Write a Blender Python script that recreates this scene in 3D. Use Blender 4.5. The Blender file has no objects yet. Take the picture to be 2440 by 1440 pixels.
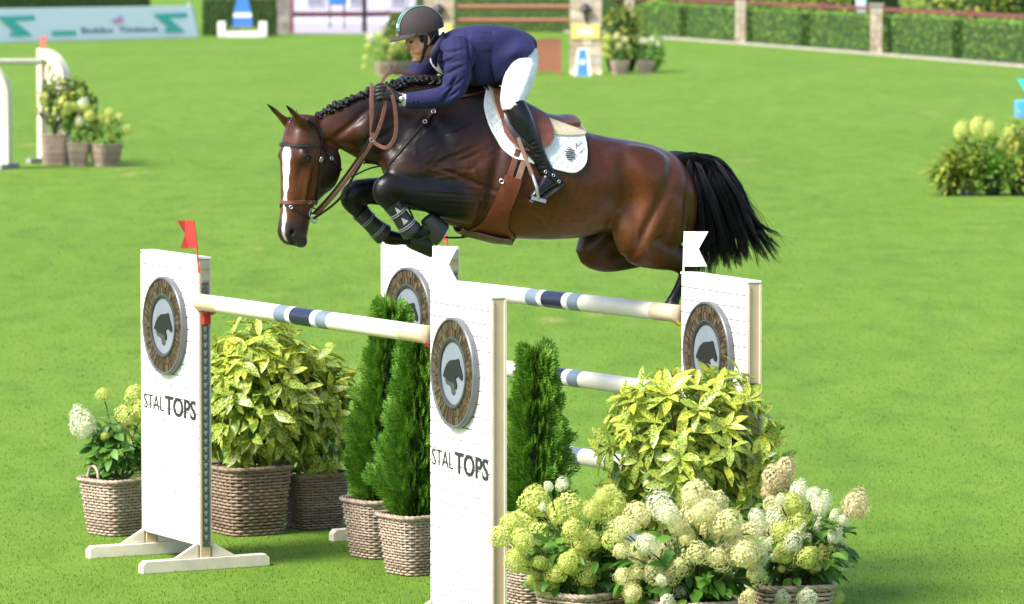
import bpy, bmesh, math, random
import numpy as np
from mathutils import Vector, Matrix, Quaternion
from mathutils.bvhtree import BVHTree
S = bpy.context.scene
COL = S.collection
PI = math.pi
# ------------------------------------------------------------------ camera
FPX = 11000.0                      # focal length in pixels of the 2440 wide photograph
CAMH = 3.65
TH = math.atan(806 / FPX)
cam_d = bpy.data.cameras.new('camera'); cam = bpy.data.objects.new('camera', cam_d); COL.objects.link(cam)
S.camera = cam
cam.location = (0, 0, CAMH); cam.rotation_euler = (PI / 2 - TH, 0, 0)
cam_d.sensor_width = 36.0; cam_d.lens = 36.0 * FPX / 2440.0
cam_d.clip_start = 0.5; cam_d.clip_end = 3000
cam_d.dof.use_dof = True; cam_d.dof.focus_distance = 26.2; cam_d.dof.aperture_fstop = 4.8
# ------------------------------------------------------------------ world and sun
SUN = Vector((-0.54, -0.40, 0.74)).normalized()      # towards the sun
w = bpy.data.worlds.new('World'); S.world = w; w.use_nodes = True
wn = w.node_tree; bg = wn.nodes['Background']
sky = wn.nodes.new('ShaderNodeTexSky'); sky.sky_type = 'NISHITA'; sky.sun_disc = False
sky.sun_elevation = math.asin(SUN.z); sky.sun_rotation = math.atan2(SUN.x, SUN.y)
sky.dust_density = 2.0; sky.air_density = 1.0
wn.links.new(sky.outputs[0], bg.inputs[0]); bg.inputs[1].default_value = 0.14
sd = bpy.data.lights.new('sun', 'SUN'); so = bpy.data.objects.new('sun', sd); COL.objects.link(so)
sd.energy = 3.3; sd.angle = math.radians(20.0); sd.color = (1.0, 0.955, 0.88)
so.rotation_euler = (-SUN).to_track_quat('-Z', 'Y').to_euler(); so.location = (-20, -5, 30)
S.view_settings.view_transform = 'Standard'; S.view_settings.look = 'None'
S.view_settings.exposure = 1.12; S.view_settings.gamma = 1.0
# ------------------------------------------------------------------ pixel <-> place
cF = Vector((0, math.cos(TH), -math.sin(TH))); cU = Vector((0, math.sin(TH), math.cos(TH))); cR = Vector((1, 0, 0)); cC = Vector((0, 0, CAMH))
def ray(px, py): return cF + cR * ((px - 1220) / FPX) + cU * ((720 - py) / FPX)
def PZ(px, py, z=0.0):
    d = ray(px, py); return cC + d * ((z - CAMH) / d.z)
def PY(px, py, y):
    d = ray(px, py); return cC + d * (y / d.y)
# ------------------------------------------------------------------ mesh helpers
class MB:
    """collects vertices and faces, then links them as one mesh object"""
    def __init__(s): s.v = []; s.f = []
    def add(s, vs, fs):
        o = len(s.v); s.v.extend([tuple(p) for p in vs]); s.f.extend([tuple(i + o for i in q) for q in fs]); return s
    def box(s, c, d, M=None, taper=1.0):
        x, y, z = [k / 2 for k in d]; c = Vector(c); vs = []
        for sz in (-1, 1):
            t = taper if sz > 0 else 1.0
            for sx, sy in ((-1, -1), (1, -1), (1, 1), (-1, 1)):
                p = Vector((sx * x * t, sy * y * t, sz * z))
                vs.append(c + (M @ p if M else p))
        return s.add(vs, [(3, 2, 1, 0), (4, 5, 6, 7), (0, 1, 5, 4), (1, 2, 6, 5), (2, 3, 7, 6), (3, 0, 4, 7)])
    def bar(s, a, b, w, h, up=(0, 0, 1)):
        a = Vector(a); b = Vector(b); d = (b - a); L = d.length; d.normalize(); up = Vector(up)
        x = d.cross(up); x = x.normalized() if x.length > 1e-6 else Vector((1, 0, 0)); y = x.cross(d)
        M = Matrix((x, d, y)).transposed()
        return s.box((a + b) / 2, (w, L, h), M)
    def loft(s, rings, caps=True, closed=False):
        n = len(rings[0]); vs = [p for r in rings for p in r]; fs = []
        m = len(rings)
        for i in range(m if closed else m - 1):
            j = (i + 1) % m
            for k in range(n):
                l = (k + 1) % n; fs.append((i * n + k, i * n + l, j * n + l, j * n + k))
        if caps and not closed:
            fs.append(tuple(range(n - 1, -1, -1))); fs.append(tuple((m - 1) * n + k for k in range(n)))
        return s.add(vs, fs)
    def tube(s, pts, r, n=8, flat=1.0, up=None, closed=False):
        pts = [Vector(p) for p in pts]; rs = r if isinstance(r, (list, tuple)) else [r] * len(pts)
        rings = []; prev = None
        for i, p in enumerate(pts):
            a = pts[(i - 1) % len(pts)] if (i > 0 or closed) else p; b = pts[(i + 1) % len(pts)] if (i < len(pts) - 1 or closed) else p
            t = (b - a).normalized()
            if up is not None: ref = Vector(up[i] if isinstance(up, list) else up)
            elif prev is not None: ref = prev
            else: ref = Vector((0, 0, 1)) if abs(t.z) < .9 else Vector((1, 0, 0))
            x = t.cross(ref)
            x = x.normalized() if x.length > 1e-6 else t.orthogonal().normalized()
            y = x.cross(t).normalized(); prev = y
            rings.append([p + x * math.cos(2 * PI * k / n) * rs[i] + y * math.sin(2 * PI * k / n) * rs[i] * flat for k in range(n)])
        return s.loft(rings, closed=closed)
    def prism(s, poly, z0, z1, M=None):
        n = len(poly); vs = [Vector((p[0], p[1], z0)) for p in poly] + [Vector((p[0], p[1], z1)) for p in poly]
        if M: vs = [M @ p for p in vs]
        fs = [tuple(range(n - 1, -1, -1)), tuple(range(n, 2 * n))] + [(i, (i + 1) % n, n + (i + 1) % n, n + i) for i in range(n)]
        return s.add(vs, fs)
    def lathe(s, prof, n=32, M=None, caps=True):
        rings = [[Vector((r * math.cos(2 * PI * k / n), r * math.sin(2 * PI * k / n), z)) for k in range(n)] for r, z in prof]
        if M: rings = [[M @ p for p in r] for r in rings]
        return s.loft(rings, caps=caps)
    def mesh(s, name):
        me = bpy.data.meshes.new(name); me.from_pydata(s.v, [], s.f); me.validate(); me.update(); return me
    def build(s, name, mat, parent=None, smooth=False, bevel=0, fix=True):
        me = s.mesh(name)
        if fix:
            bm = bmesh.new(); bm.from_mesh(me); bmesh.ops.recalc_face_normals(bm, faces=bm.faces); bm.to_mesh(me); bm.free()
        return obj(name, me, mat, parent, smooth, bevel)
def obj(name, me, mat=None, parent=None, smooth=False, bevel=0):
    o = bpy.data.objects.new(name, me); COL.objects.link(o)
    if mat is not None and not me.materials: me.materials.append(mat)
    if smooth:
        me.polygons.foreach_set('use_smooth', [True] * len(me.polygons))
        if smooth != True: me.set_sharp_from_angle(angle=math.radians(smooth))
    if parent is not None: o.parent = parent
    if bevel:
        b = o.modifiers.new('bevel', 'BEVEL'); b.width = bevel; b.segments = 2; b.limit_method = 'ANGLE'; b.angle_limit = math.radians(40)
    return o
def np_mesh(name, V, Fc, mat, parent=None, smooth=False):
    """V (n,3) float array, Fc (m,k) int array of equal sized faces"""
    me = bpy.data.meshes.new(name); k = Fc.shape[1]
    me.vertices.add(len(V)); me.vertices.foreach_set('co', np.ascontiguousarray(V, dtype=np.float32).ravel())
    me.loops.add(Fc.size); me.loops.foreach_set('vertex_index', np.ascontiguousarray(Fc, dtype=np.int32).ravel())
    me.polygons.add(len(Fc)); me.polygons.foreach_set('loop_start', np.arange(0, Fc.size, k, dtype=np.int32))
    me.update(calc_edges=True)
    return obj(name, me, mat, parent, smooth)
def stamp(TV, TF, Ms):
    """copies of a small template merged into arrays; Ms list of 4x4 matrices"""
    TV = np.asarray(TV, dtype=np.float64); TF = np.asarray(TF, dtype=np.int64)
    A = np.array([[list(r) for r in m] for m in Ms]); n = len(Ms)
    V = np.einsum('nij,kj->nki', A[:, :3, :3], TV) + A[:, None, :3, 3]
    Fc = TF[None] + (np.arange(n) * len(TV))[:, None, None]
    return V.reshape(-1, 3), Fc.reshape(-1, TF.shape[1])
def tag(o, label=None, cat=None, group=None, kind=None):
    if label: o['label'] = label
    if cat: o['category'] = cat
    if group: o['group'] = group
    if kind: o['kind'] = kind
    return o
def thing(name, label, cat, loc=(0, 0, 0), rz=0, group=None):
    o = bpy.data.objects.new(name, None); COL.objects.link(o); o.location = loc; o.rotation_euler = (0, 0, rz); o.empty_display_size = .1
    return tag(o, label, cat, group)
def copy_tree(o, parent=None):
    c = o.copy(); COL.objects.link(c); c.parent = parent
    for ch in list(o.children): copy_tree(ch, c)
    return c
def catmull(P, n):
    P = [Vector(p) for p in P]; out = []
    for i in range(len(P) - 1):
        a = P[max(i - 1, 0)]; b = P[i]; c = P[i + 1]; d = P[min(i + 2, len(P) - 1)]
        for k in range(n):
            t = k / n; out.append(.5 * ((2 * b) + (c - a) * t + (2 * a - 5 * b + 4 * c - d) * t * t + (3 * b - a - 3 * c + d) * t ** 3))
    out.append(P[-1]); return out
# ------------------------------------------------------------------ materials
def newmat(name):
    m = bpy.data.materials.new(name); m.use_nodes = True; nt = m.node_tree; b = nt.nodes['Principled BSDF']; return m, nt, b
def setin(b, k, v):
    if k in b.inputs: b.inputs[k].default_value = v
def nd(nt, t, **k):
    n = nt.nodes.new(t)
    for a, v in k.items():
        if a.startswith('_'): n.inputs[a[1:]].default_value = v
        else: setattr(n, a, v)
    return n
def ramp(nt, fac, stops):
    r = nt.nodes.new('ShaderNodeValToRGB'); e = r.color_ramp.elements
    while len(e) < len(stops): e.new(.5)
    for i, (p, c) in enumerate(stops): e[i].position = p; e[i].color = (*c, 1)
    nt.links.new(fac, r.inputs[0]); return r.outputs[0]
def noise(nt, scale, detail=4, rough=.6, vec=None, coord='Object'):
    n = nd(nt, 'ShaderNodeTexNoise', _Scale=scale, _Detail=detail, _Roughness=rough)
    if vec is None: vec = nt.nodes.new('ShaderNodeTexCoord').outputs[coord]
    nt.links.new(vec, n.inputs['Vector']); return n.outputs['Fac']
def mixc(nt, f, a, b, mode='MIX'):
    m = nt.nodes.new('ShaderNodeMix'); m.data_type = 'RGBA'; m.blend_type = mode
    for s, v in ((m.inputs[0], f), (m.inputs[6], a), (m.inputs[7], b)):
        if hasattr(v, 'is_linked') or isinstance(v, bpy.types.NodeSocket): nt.links.new(v, s)
        elif isinstance(v, (int, float)): s.default_value = v
        else: s.default_value = (*v, 1)
    return m.outputs[2]
def bump(nt, b, h, strength=.3, dist=.01):
    n = nd(nt, 'ShaderNodeBump', _Strength=strength, _Distance=dist); nt.links.new(h, n.inputs['Height']); nt.links.new(n.outputs[0], b.inputs['Normal'])
def plain(name, col, rough=.5, metal=0, var=.12, scale=12, bmp=0, spec=.5, coat=0, sub=0, bscale=None, sheen=0):
    """a procedural material: a base colour with soft noise in tone and, if asked, fine relief"""
    m, nt, b = newmat(name)
    c2 = tuple(max(0, k * (1 - var)) for k in col); c1 = tuple(min(1, k * (1 + var * .6)) for k in col)
    f = noise(nt, scale)
    nt.links.new(ramp(nt, f, [(.3, c2), (.7, c1)]), b.inputs['Base Color'])
    b.inputs['Roughness'].default_value = rough; b.inputs['Metallic'].default_value = metal
    setin(b, 'Specular IOR Level', spec); setin(b, 'Coat Weight', coat); setin(b, 'Sheen Weight', sheen); setin(b, 'Sheen Roughness', .4)
    if sub: setin(b, 'Subsurface Weight', sub); setin(b, 'Subsurface Radius', (.02, .008, .004)); setin(b, 'Subsurface Scale', .5)
    if bmp: bump(nt, b, noise(nt, bscale or scale * 6, 3), bmp, .004)
    return m
def leafmat(name, stops, rough=.42, trans=.35, speck=None, rnd=.5):
    """leaf: tone by leaf and along the leaf, light passes through it; speck = (colour, scale, threshold)"""
    m, nt, b = newmat(name)
    oi = nt.nodes.new('ShaderNodeObjectInfo'); geo = nt.nodes.new('ShaderNodeNewGeometry')
    ad = nd(nt, 'ShaderNodeMath', operation='ADD'); nt.links.new(oi.outputs['Random'], ad.inputs[0]); nt.links.new(geo.outputs['Random Per Island'], ad.inputs[1])
    fr = nd(nt, 'ShaderNodeMath', operation='FRACT'); nt.links.new(ad.outputs[0], fr.inputs[0])
    c = ramp(nt, fr.outputs[0], stops)
    if speck:
        tc = nt.nodes.new('ShaderNodeTexCoord'); mp = nd(nt, 'ShaderNodeVectorMath', operation='ADD')
        nt.links.new(tc.outputs['Object'], mp.inputs[0])
        cmb = nt.nodes.new('ShaderNodeCombineXYZ'); nt.links.new(fr.outputs[0], cmb.inputs[0]); nt.links.new(oi.outputs['Random'], cmb.inputs[1])
        sc = nd(nt, 'ShaderNodeVectorMath', operation='SCALE'); sc.inputs['Scale'].default_value = 7; nt.links.new(cmb.outputs[0], sc.inputs[0]); nt.links.new(sc.outputs[0], mp.inputs[1])
        f = noise(nt, speck[1], 3, .65, mp.outputs[0])
        f2 = ramp(nt, f, [(speck[2] - .03, (0, 0, 0)), (speck[2] + .03, (1, 1, 1))])
        c = mixc(nt, f2, c, speck[0])
    nt.links.new(c, b.inputs['Base Color']); b.inputs['Roughness'].default_value = rough
    tr = nt.nodes.new('ShaderNodeBsdfTranslucent'); nt.links.new(c, tr.inputs[0])
    mx = nd(nt, 'ShaderNodeMixShader'); mx.inputs[0].default_value = trans
    nt.links.new(b.outputs[0], mx.inputs[1]); nt.links.new(tr.outputs[0], mx.inputs[2])
    nt.links.new(mx.outputs[0], nt.nodes['Material Output'].inputs[0]); return m
# ================================================================== setting: lawn, edging, paths
def lawn_mat():
    m, nt, b = newmat('lawn')
    tc = nt.nodes.new('ShaderNodeTexCoord').outputs['Object']
    mp = nd(nt, 'ShaderNodeMapping'); mp.inputs['Scale'].default_value = (1, .25, 1); nt.links.new(tc, mp.inputs[0])
    big = noise(nt, .35, 5, .6, mp.outputs[0])
    mp2 = nd(nt, 'ShaderNodeMapping'); mp2.inputs['Scale'].default_value = (1, .3, 1); nt.links.new(tc, mp2.inputs[0])
    mid = noise(nt, 2.2, 5, .65, mp2.outputs[0]); fine = noise(nt, 60, 3, .7, tc)
    c = ramp(nt, big, [(.34, (.070, .142, .008)), (.5, (.115, .21, .012)), (.66, (.155, .25, .024))])
    c = mixc(nt, .62, c, ramp(nt, mid, [(.32, (.052, .112, .005)), (.50, (.115, .21, .011)), (.70, (.17, .262, .028))]))
    c = mixc(nt, .35, c, ramp(nt, fine, [(.3, (.055, .13, .005)), (.7, (.142, .265, .018))]))
    bare = noise(nt, .55, 6, .7, mp2.outputs[0])
    c = mixc(nt, ramp(nt, bare, [(.62, (0, 0, 0)), (.70, (.7, .7, .7))]), c, (.30, .25, .09))
    dv = noise(nt, 2.6, 3, .55, mp2.outputs[0]); dk = noise(nt, 9, 3, .6, mp2.outputs[0])
    c = mixc(nt, ramp(nt, dv, [(.70, (0, 0, 0)), (.76, (.6, .6, .6))]), c, (.055, .10, .012))      # hoof scuffs and divots
    c = mixc(nt, ramp(nt, dk, [(.70, (0, 0, 0)), (.76, (.55, .55, .55))]), c, (.16, .15, .05))
    nt.links.new(c, b.inputs['Base Color']); b.inputs['Roughness'].default_value = .9; setin(b, 'Specular IOR Level', .1); setin(b, 'Sheen Weight', .035); setin(b, 'Sheen Roughness', .5)
    bump(nt, b, fine, .6, .02)
    return m
MLAWN = lawn_mat()
me = MB()
xs = [-900, -60, -20, 0, 20, 60, 900]; ys = [-60, 15, 40, 90, 160, 300, 2500]
me.v = [(x, y, 0) for y in ys for x in xs]
me.f = [(j * 7 + i, j * 7 + i + 1, (j + 1) * 7 + i + 1, (j + 1) * 7 + i) for j in range(6) for i in range(6)]
tag(me.build('lawn', MLAWN), kind='structure')
# grass blades, real geometry, thinning out with distance
rs = np.random.RandomState(4)
def grass(name, N, d0, d1, hgt, wid, seed):
    rs = np.random.RandomState(seed)
    y = d0 + (d1 - d0) * rs.rand(N) ** 2.6
    x = (rs.rand(N) * 2 - 1) * (y * .1250 + 1.6)
    h = hgt * (.55 + .75 * rs.rand(N)); a = rs.rand(N) * 2 * PI; wd = wid * (.7 + .6 * rs.rand(N)) * (y / d0) ** .8
    lean = rs.rand(N) * .9 * h; la = rs.rand(N) * 2 * PI
    ca, sa = np.cos(a) * wd / 2, np.sin(a) * wd / 2
    lx, ly = np.cos(la) * lean, np.sin(la) * lean
    z0 = np.zeros(N) - .004
    V = np.stack([np.stack([x - ca, y - sa, z0], 1), np.stack([x + ca, y + sa, z0], 1),
                  np.stack([x + lx * .35 + ca * .8, y + ly * .35 + sa * .8, h * .6], 1), np.stack([x + lx * .35 - ca * .8, y + ly * .35 - sa * .8, h * .6], 1),
                  np.stack([x + lx, y + ly, h], 1)], 1).reshape(-1, 3)
    base = np.arange(N)[:, None] * 5
    F3 = np.concatenate([base + np.array([[0, 1, 2]]), base + np.array([[0, 2, 3]]), base + np.array([[3, 2, 4]])], 1).reshape(-1, 3)
    return np_mesh(name, V, F3, MGRASS)
MGRASS = leafmat('grass_blades', [(0, (.09, .185, .008)), (.5, (.135, .25, .014)), (.85, (.18, .295, .024)), (1, (.27, .33, .07))], .5, .3)
tag(grass('grass', 320000, 23.8, 105, .013, .0042, 1), 'short bright green mown grass around the jump', 'grass', kind='stuff')
# ================================================================== the show jump
def white_paint():
    m, nt, b = newmat('white_paint'); geo = nt.nodes.new('ShaderNodeNewGeometry'); pos = geo.outputs['Position']
    c = ramp(nt, noise(nt, 3, 5, .6, pos), [(.3, (.76, .75, .72)), (.7, (.83, .82, .80))])
    sc = ramp(nt, noise(nt, 34, 6, .75, pos), [(.66, (0, 0, 0)), (.72, (.55, .55, .55))])
    c = mixc(nt, sc, c, (.42, .38, .32)); sp = nt.nodes.new('ShaderNodeSeparateXYZ'); nt.links.new(pos, sp.inputs[0])
    mr = nd(nt, 'ShaderNodeMapRange'); mr.inputs[1].default_value = .45; mr.inputs[2].default_value = .10; nt.links.new(sp.outputs[2], mr.inputs[0])
    mu = nd(nt, 'ShaderNodeMath', operation='MULTIPLY'); nt.links.new(mr.outputs[0], mu.inputs[0]); nt.links.new(ramp(nt, noise(nt, 12, 6, .7, pos), [(.45, (0, 0, 0)), (.7, (.6, .6, .6))]), mu.inputs[1])
    c = mixc(nt, mu.outputs[0], c, (.40, .36, .24)); nt.links.new(c, b.inputs['Base Color']); b.inputs['Roughness'].default_value = .45; bump(nt, b, noise(nt, 25, 4, .6, pos), .08, .004); return m
M_WHITE = white_paint()
M_CREAM = plain('cream_paint', (.62, .46, .29), .5, var=.08, scale=6, bmp=.08)
M_FOOT = plain('foot_cream', (.74, .65, .52), .55, var=.15, scale=9, bmp=.1)
M_RAILC = plain('edge_cream', (.74, .64, .50), .5)
M_GROOVE = plain('groove_grey', (.13, .125, .12), .8)
M_TRACK = plain('track_metal', (.13, .16, .16), .4, .6, .2, 30)
M_SLOT = plain('slot_metal', (.36, .35, .30), .45, .3, .2, 30)
M_RIMG = plain('rim_grey', (.13, .135, .15), .4, .2, .15, 8)
M_DARKR = plain('dark_ring', (.045, .05, .045), .35, .2)
M_SILV = plain('silver_disc', (.22, .25, .295), .5, .1, .2, 3, spec=.25)
M_EMB = plain('emblem_black', (.016, .018, .016), .6, spec=.25)
M_EMB2 = plain('emblem_grey', (.055, .06, .058), .6, var=.4, scale=9, spec=.3)
M_TEXT = plain('letter_black', (.025, .025, .028), .5)
M_RED = plain('red_plastic', (.52, .025, .018), .4)
M_REDC = plain('red_cloth', (.62, .055, .04), .7)
M_YEL = plain('yellow_plastic', (.75, .52, .02), .4)
M_WHC = plain('white_cloth', (.85, .85, .84), .7, var=.03)
M_STEEL = plain('steel', (.55, .55, .57), .3, .85)
def wood_wedge():
    m, nt, b = newmat('wood_wedge')
    geo = nt.nodes.new('ShaderNodeNewGeometry')
    c = ramp(nt, geo.outputs['Random Per Island'], [(0, (.035, .023, .014)), (.4, (.070, .046, .027)), (.75, (.105, .070, .041)), (1, (.17, .118, .072))])
    nt.links.new(c, b.inputs['Base Color']); b.inputs['Roughness'].default_value = .4; b.inputs['Metallic'].default_value = .25; return m
M_WEDGE = wood_wedge()
def text_mesh(s, size, sx, bold, M, mat, parent, name, depth=.002):
    cu = bpy.data.curves.new('lettering', 'FONT'); cu.body = s; cu.size = size; cu.offset = bold; cu.extrude = depth; cu.align_x = 'LEFT'; cu.resolution_u = 3
    t = bpy.data.objects.new('lettering', cu); COL.objects.link(t)
    bpy.context.view_layer.update()
    me = bpy.data.meshes.new_from_object(t.evaluated_get(bpy.context.evaluated_depsgraph_get()))
    bpy.data.objects.remove(t)
    xs = [v.co.x for v in me.vertices]; x0, x1 = min(xs), max(xs)
    ys = [v.co.y for v in me.vertices]; y0, y1 = min(ys), max(ys)
    for v in me.vertices:     # sx = wanted (width, height)
        v.co.x = (v.co.x - x0) / (x1 - x0) * sx[0]; v.co.y = (v.co.y - y0) / (y1 - y0) * sx[1]
    me.materials.clear(); o = obj(name, me, mat, parent); o.matrix_local = M; return o
FACE = Matrix(((1, 0, 0), (0, 0, -1), (0, 1, 0))).to_4x4()          # local xy of a face -> x, z with normal towards -y
W_, T_, HT = .86, .085, 1.88
ROW = (1.88 - .145) / 24
BRICKS = {}
def brick_mesh(L):
    k = round(L, 3)
    if k not in BRICKS:
        mb = MB(); g = .0022; L2 = k / 2 - .0042; h = ROW / 2 - g; e = .0016
        vs = [(-L2, 0, -h), (L2, 0, -h), (L2, 0, h), (-L2, 0, h), (-L2 + e, -.005, -h + e), (L2 - e, -.005, -h + e), (L2 - e, -.005, h - e), (-L2 + e, -.005, h - e)]
        mb.add(vs, [(0, 1, 5, 4), (1, 2, 6, 5), (2, 3, 7, 6), (3, 0, 4, 7), (4, 5, 6, 7)])
        me = mb.mesh('brick'); me.materials.append(M_WHITE); BRICKS[k] = me
    return BRICKS[k]
EMB = [(-.76, -.18), (-.60, .06), (-.42, .24), (-.18, .36), (.08, .40), (.30, .42), (.48, .46), (.56, .40), (.60, .28), (.72, .12), (.82, -.06), (.80, -.2),
       (.64, -.19), (.52, -.1), (.38, -.12), (.24, -.2), (.30, -.26), (.36, -.4), (.32, -.52), (.18, -.54), (.20, -.42), (.1, -.34), (-.1, -.32), (-.34, -.28), (-.56, -.24)]
EMB2 = [(-.62, -.26), (-.34, -.30), (-.1, -.34), (.1, -.36), (.19, -.43), (.17, -.56), (.24, -.62), (.1, -.74), (-.06, -.70), (-.12, -.52), (-.3, -.44), (-.5, -.42)]
def medallion(p):
    """round plaque in a local frame: xy the face, z out of it"""
    mb = MB(); R = .30
    mb.lathe([(R * .985, 0), (R, .004), (R, .034), (R * .985, .040), (R * .955, .040), (R * .945, .034), (R * .945, 0)], 64, caps=False)
    mb.build('rim', M_RIMG, p, 35)
    mb = MB(); rr = random.Random(5); n = 120
    for ring, (r0, r1) in enumerate(((.195, .238), (.240, .284))):
        for k in range(n):
            a0 = 2 * PI * (k + .05 + .5 * ring) / n; a1 = 2 * PI * (k + .95 + .5 * ring) / n; h = .030 + rr.random() * .005
            q = [(r0 * math.cos(a0), r0 * math.sin(a0)), (r1 * math.cos(a0), r1 * math.sin(a0)), (r1 * math.cos(a1), r1 * math.sin(a1)), (r0 * math.cos(a1), r0 * math.sin(a1))]
            mb.prism(q, 0, h)
    tag(mb.build('wedge_ring', M_WEDGE, p), kind='stuff')
    MB().lathe([(.196, 0), (.196, .036), (.188, .040), (.172, .036), (.170, 0)], 56, caps=False).build('inner_ring', M_DARKR, p, 35)
    MB().lathe([(.1715, .002), (.1715, .027), (.001, .029)], 56, caps=False).build('disc', M_SILV, p, 30)
    MB().prism([(x * .170 - .006, y * .168 + .005) for x, y in EMB], .0285, .034).build('horse_emblem', M_EMB, p)
    MB().prism([(x * .170 - .006, y * .168 + .004) for x, y in EMB2], .0285, .0315).build('emblem_shadow', M_EMB2, p)
MED = None
def wing(name_label, inner, u, left_inner, track=True, cup=None, cupz=1.47):
    """inner: ground point of the end that carries the rails; u: direction across the face as seen (to the right)"""
    u = Vector((u[0], u[1], 0)).normalized(); rz = math.atan2(u.y, u.x)
    o = Vector((inner[0], inner[1], 0)) - (Vector() if left_inner else u * W_) + Vector((-u.y, u.x, 0)) * (T_ / 2)
    t = thing('jump_wing', name_label, 'jump wing', o, rz, 'white brick pattern wings of the oxer')
    xi = 0 if left_inner else W_; sg = 1 if left_inner else -1
    MB().box((W_ / 2, 0, .14 + (HT - .14) / 2), (W_ - .012, T_ - .0142, HT - .144)).build('panel', M_GROOVE, t)
    MB().box((W_ / 2, T_ / 2 - .004, .14 + (HT - .14) / 2), (W_ - .008, .006, HT - .146)).build('back_board', M_WHITE, t)
    MB().box((W_ / 2, 0, HT + .006), (W_ + .004, T_ + .004, .014)).build('top_cap', M_WHITE, t, bevel=.003)
    for x in (.022, W_ - .022):                                # end posts
        MB().box((x, 0, .14 + (HT - .145) / 2 - .065), (.040, T_ - .018, HT - .012)).build('end_post', M_CREAM, t, bevel=.003)
    xo = W_ if left_inner else 0; so_ = 1 if left_inner else -1
    for y in (-1, 1):
        MB().box((xo + so_ * .0015, y * (T_ / 2 - .006), HT / 2 + .06), (.012, .012, HT - .14)).build('edge_strip', M_RAILC, t)
    # bricks
    z0 = .145; rows = round((HT - z0) / ROW); r = 0
    x0, x1 = .003, W_ - .003
    while r < rows:
        z = z0 + (r + .5) * ROW; off = (0, .5, .25, .75)[r % 4] * .215
        e = [x0]; x = x0 + .215 - off if off else x0 + .215
        while x < x1 - .03: e.append(x); x += .215
        e.append(x1)
        for a, b in zip(e[:-1], e[1:]):
            if b - a < .012: continue
            q = bpy.data.objects.new('brick', brick_mesh(b - a)); COL.objects.link(q); q.parent = t; q.location = ((a + b) / 2, -(T_ / 2 - .0072), z)
        r += 1
    # plaque and lettering
    global MED
    c = Vector((W_ * .5 - .03, -T_ / 2 + .002, 1.45))
    if MED is None:
        mp = bpy.data.objects.new('medallion', None); COL.objects.link(mp); medallion(mp); MED = mp
    else: mp = copy_tree(MED)
    mp.parent = t; mp.matrix_local = Matrix.Translation(c) @ FACE
    yl = -T_ / 2 - .0012
    text_mesh('STAL', .1, (.295, .088), -.0018, Matrix.Translation((.040, yl, .92)) @ FACE, M_TEXT, t, 'lettering')
    text_mesh('TOPS', .1, (.455, .118), .0014, Matrix.Translation((.362, yl, .903)) @ FACE, M_TEXT, t, 'lettering')
    # feet with braces
    for x in (.022, W_ - .022):
        prof = [(-.42, .0), (.42, 0), (.42, .05), (.395, .075), (-.395, .075), (-.42, .05)]
        Mx = Matrix(((0, 0, 1), (1, 0, 0), (0, 1, 0))).to_4x4()
        MB().prism(prof, x - .034, x + .034, Mx).build('foot', M_FOOT, t, bevel=.004)
        for y in (-1, 1):
            MB().prism([(y * .046, .077), (y * .20, .077), (y * .046, .165)], x - .014, x + .014, Mx).build('brace', M_FOOT, t, bevel=.002)
    if track:
        xt = xi - sg * .0045
        MB().box((xt, 0, .94), (.004, .046, 1.60)).build('track', M_TRACK, t)
        sm = None
        for k in range(31):
            z = .20 + k * .0485
            if sm is None:
                sm = MB().prism([(-.011, .012), (.011, .012), (.011, .002), (.005, -.002), (.005, -.014), (-.005, -.014), (-.005, -.002), (-.011, .002)], -.0015, .0015, Matrix(((0, 0, 1), (1, 0, 0), (0, 1, 0))).to_4x4()).mesh('slot'); sm.materials.append(M_SLOT)
            q = bpy.data.objects.new('slot', sm); COL.objects.link(q); q.parent = t; q.location = (xt - sg * .0028, 0, z)
        for z in (.165, .66, .74, 1.16, 1.36, 1.715):
            for y in (-1, 1): MB().box((xt - sg * .003, y * .017, z), (.003, .006, .006)).build('screw', M_STEEL, t)
        MB().box((xt - sg * .006, 0, 1.845), (.010, .060, .045)).build('flag_holder', M_STEEL, t, bevel=.002)
        MB().box((xt - sg * .006, 0, 1.77), (.010, .060, .035)).build('flag_holder', M_STEEL, t, bevel=.002)
    if cup:
        for (cz, cm) in cup:
            mb = MB(); rings = []
            for i in range(9):                                # a shallow dish that carries the rail end
                a = PI * (1.15 + .7 * i / 8)
                rings.append([Vector((xi - sg * d, math.cos(a) * (.062 + e), cz + .062 + math.sin(a) * (.062 + e))) for d, e in ((.012, 0), (.075, 0), (.075, .009), (.012, .009))])
            mb.loft(rings); mb.box((xi - sg * .022, 0, cz - .035), (.032, .045, .06))
            mb.build('cup', cm, t, bevel=.002)
    return t
UFL = (.47, -.883); UFR = (.40, -.917); UBL = (.50, -.866); UBR = (.40, -.917)
IFL = (-1.885, 27.66); IFR = (-.452, 25.17); IBL = (-.40, 28.53); IBR = (.965, 26.36)
wing('white brick wing at far left with red flag and open track, beside flowering basket', IFL, UFL, False, True, [(1.555, M_RED)])
wing('nearest white brick wing in the middle, its base cut by the frame', IFR, UFR, True, False, [(1.555, M_RED)])
wing('white brick wing behind the rail, partly hidden by nearest wing and hooves', IBL, UBL, False, True, [(1.58, M_YEL)])
wing('white brick wing at right rising behind the speckled shrub, white flag on top', IBR, UBR, True, False, [(1.58, M_YEL)])
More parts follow.
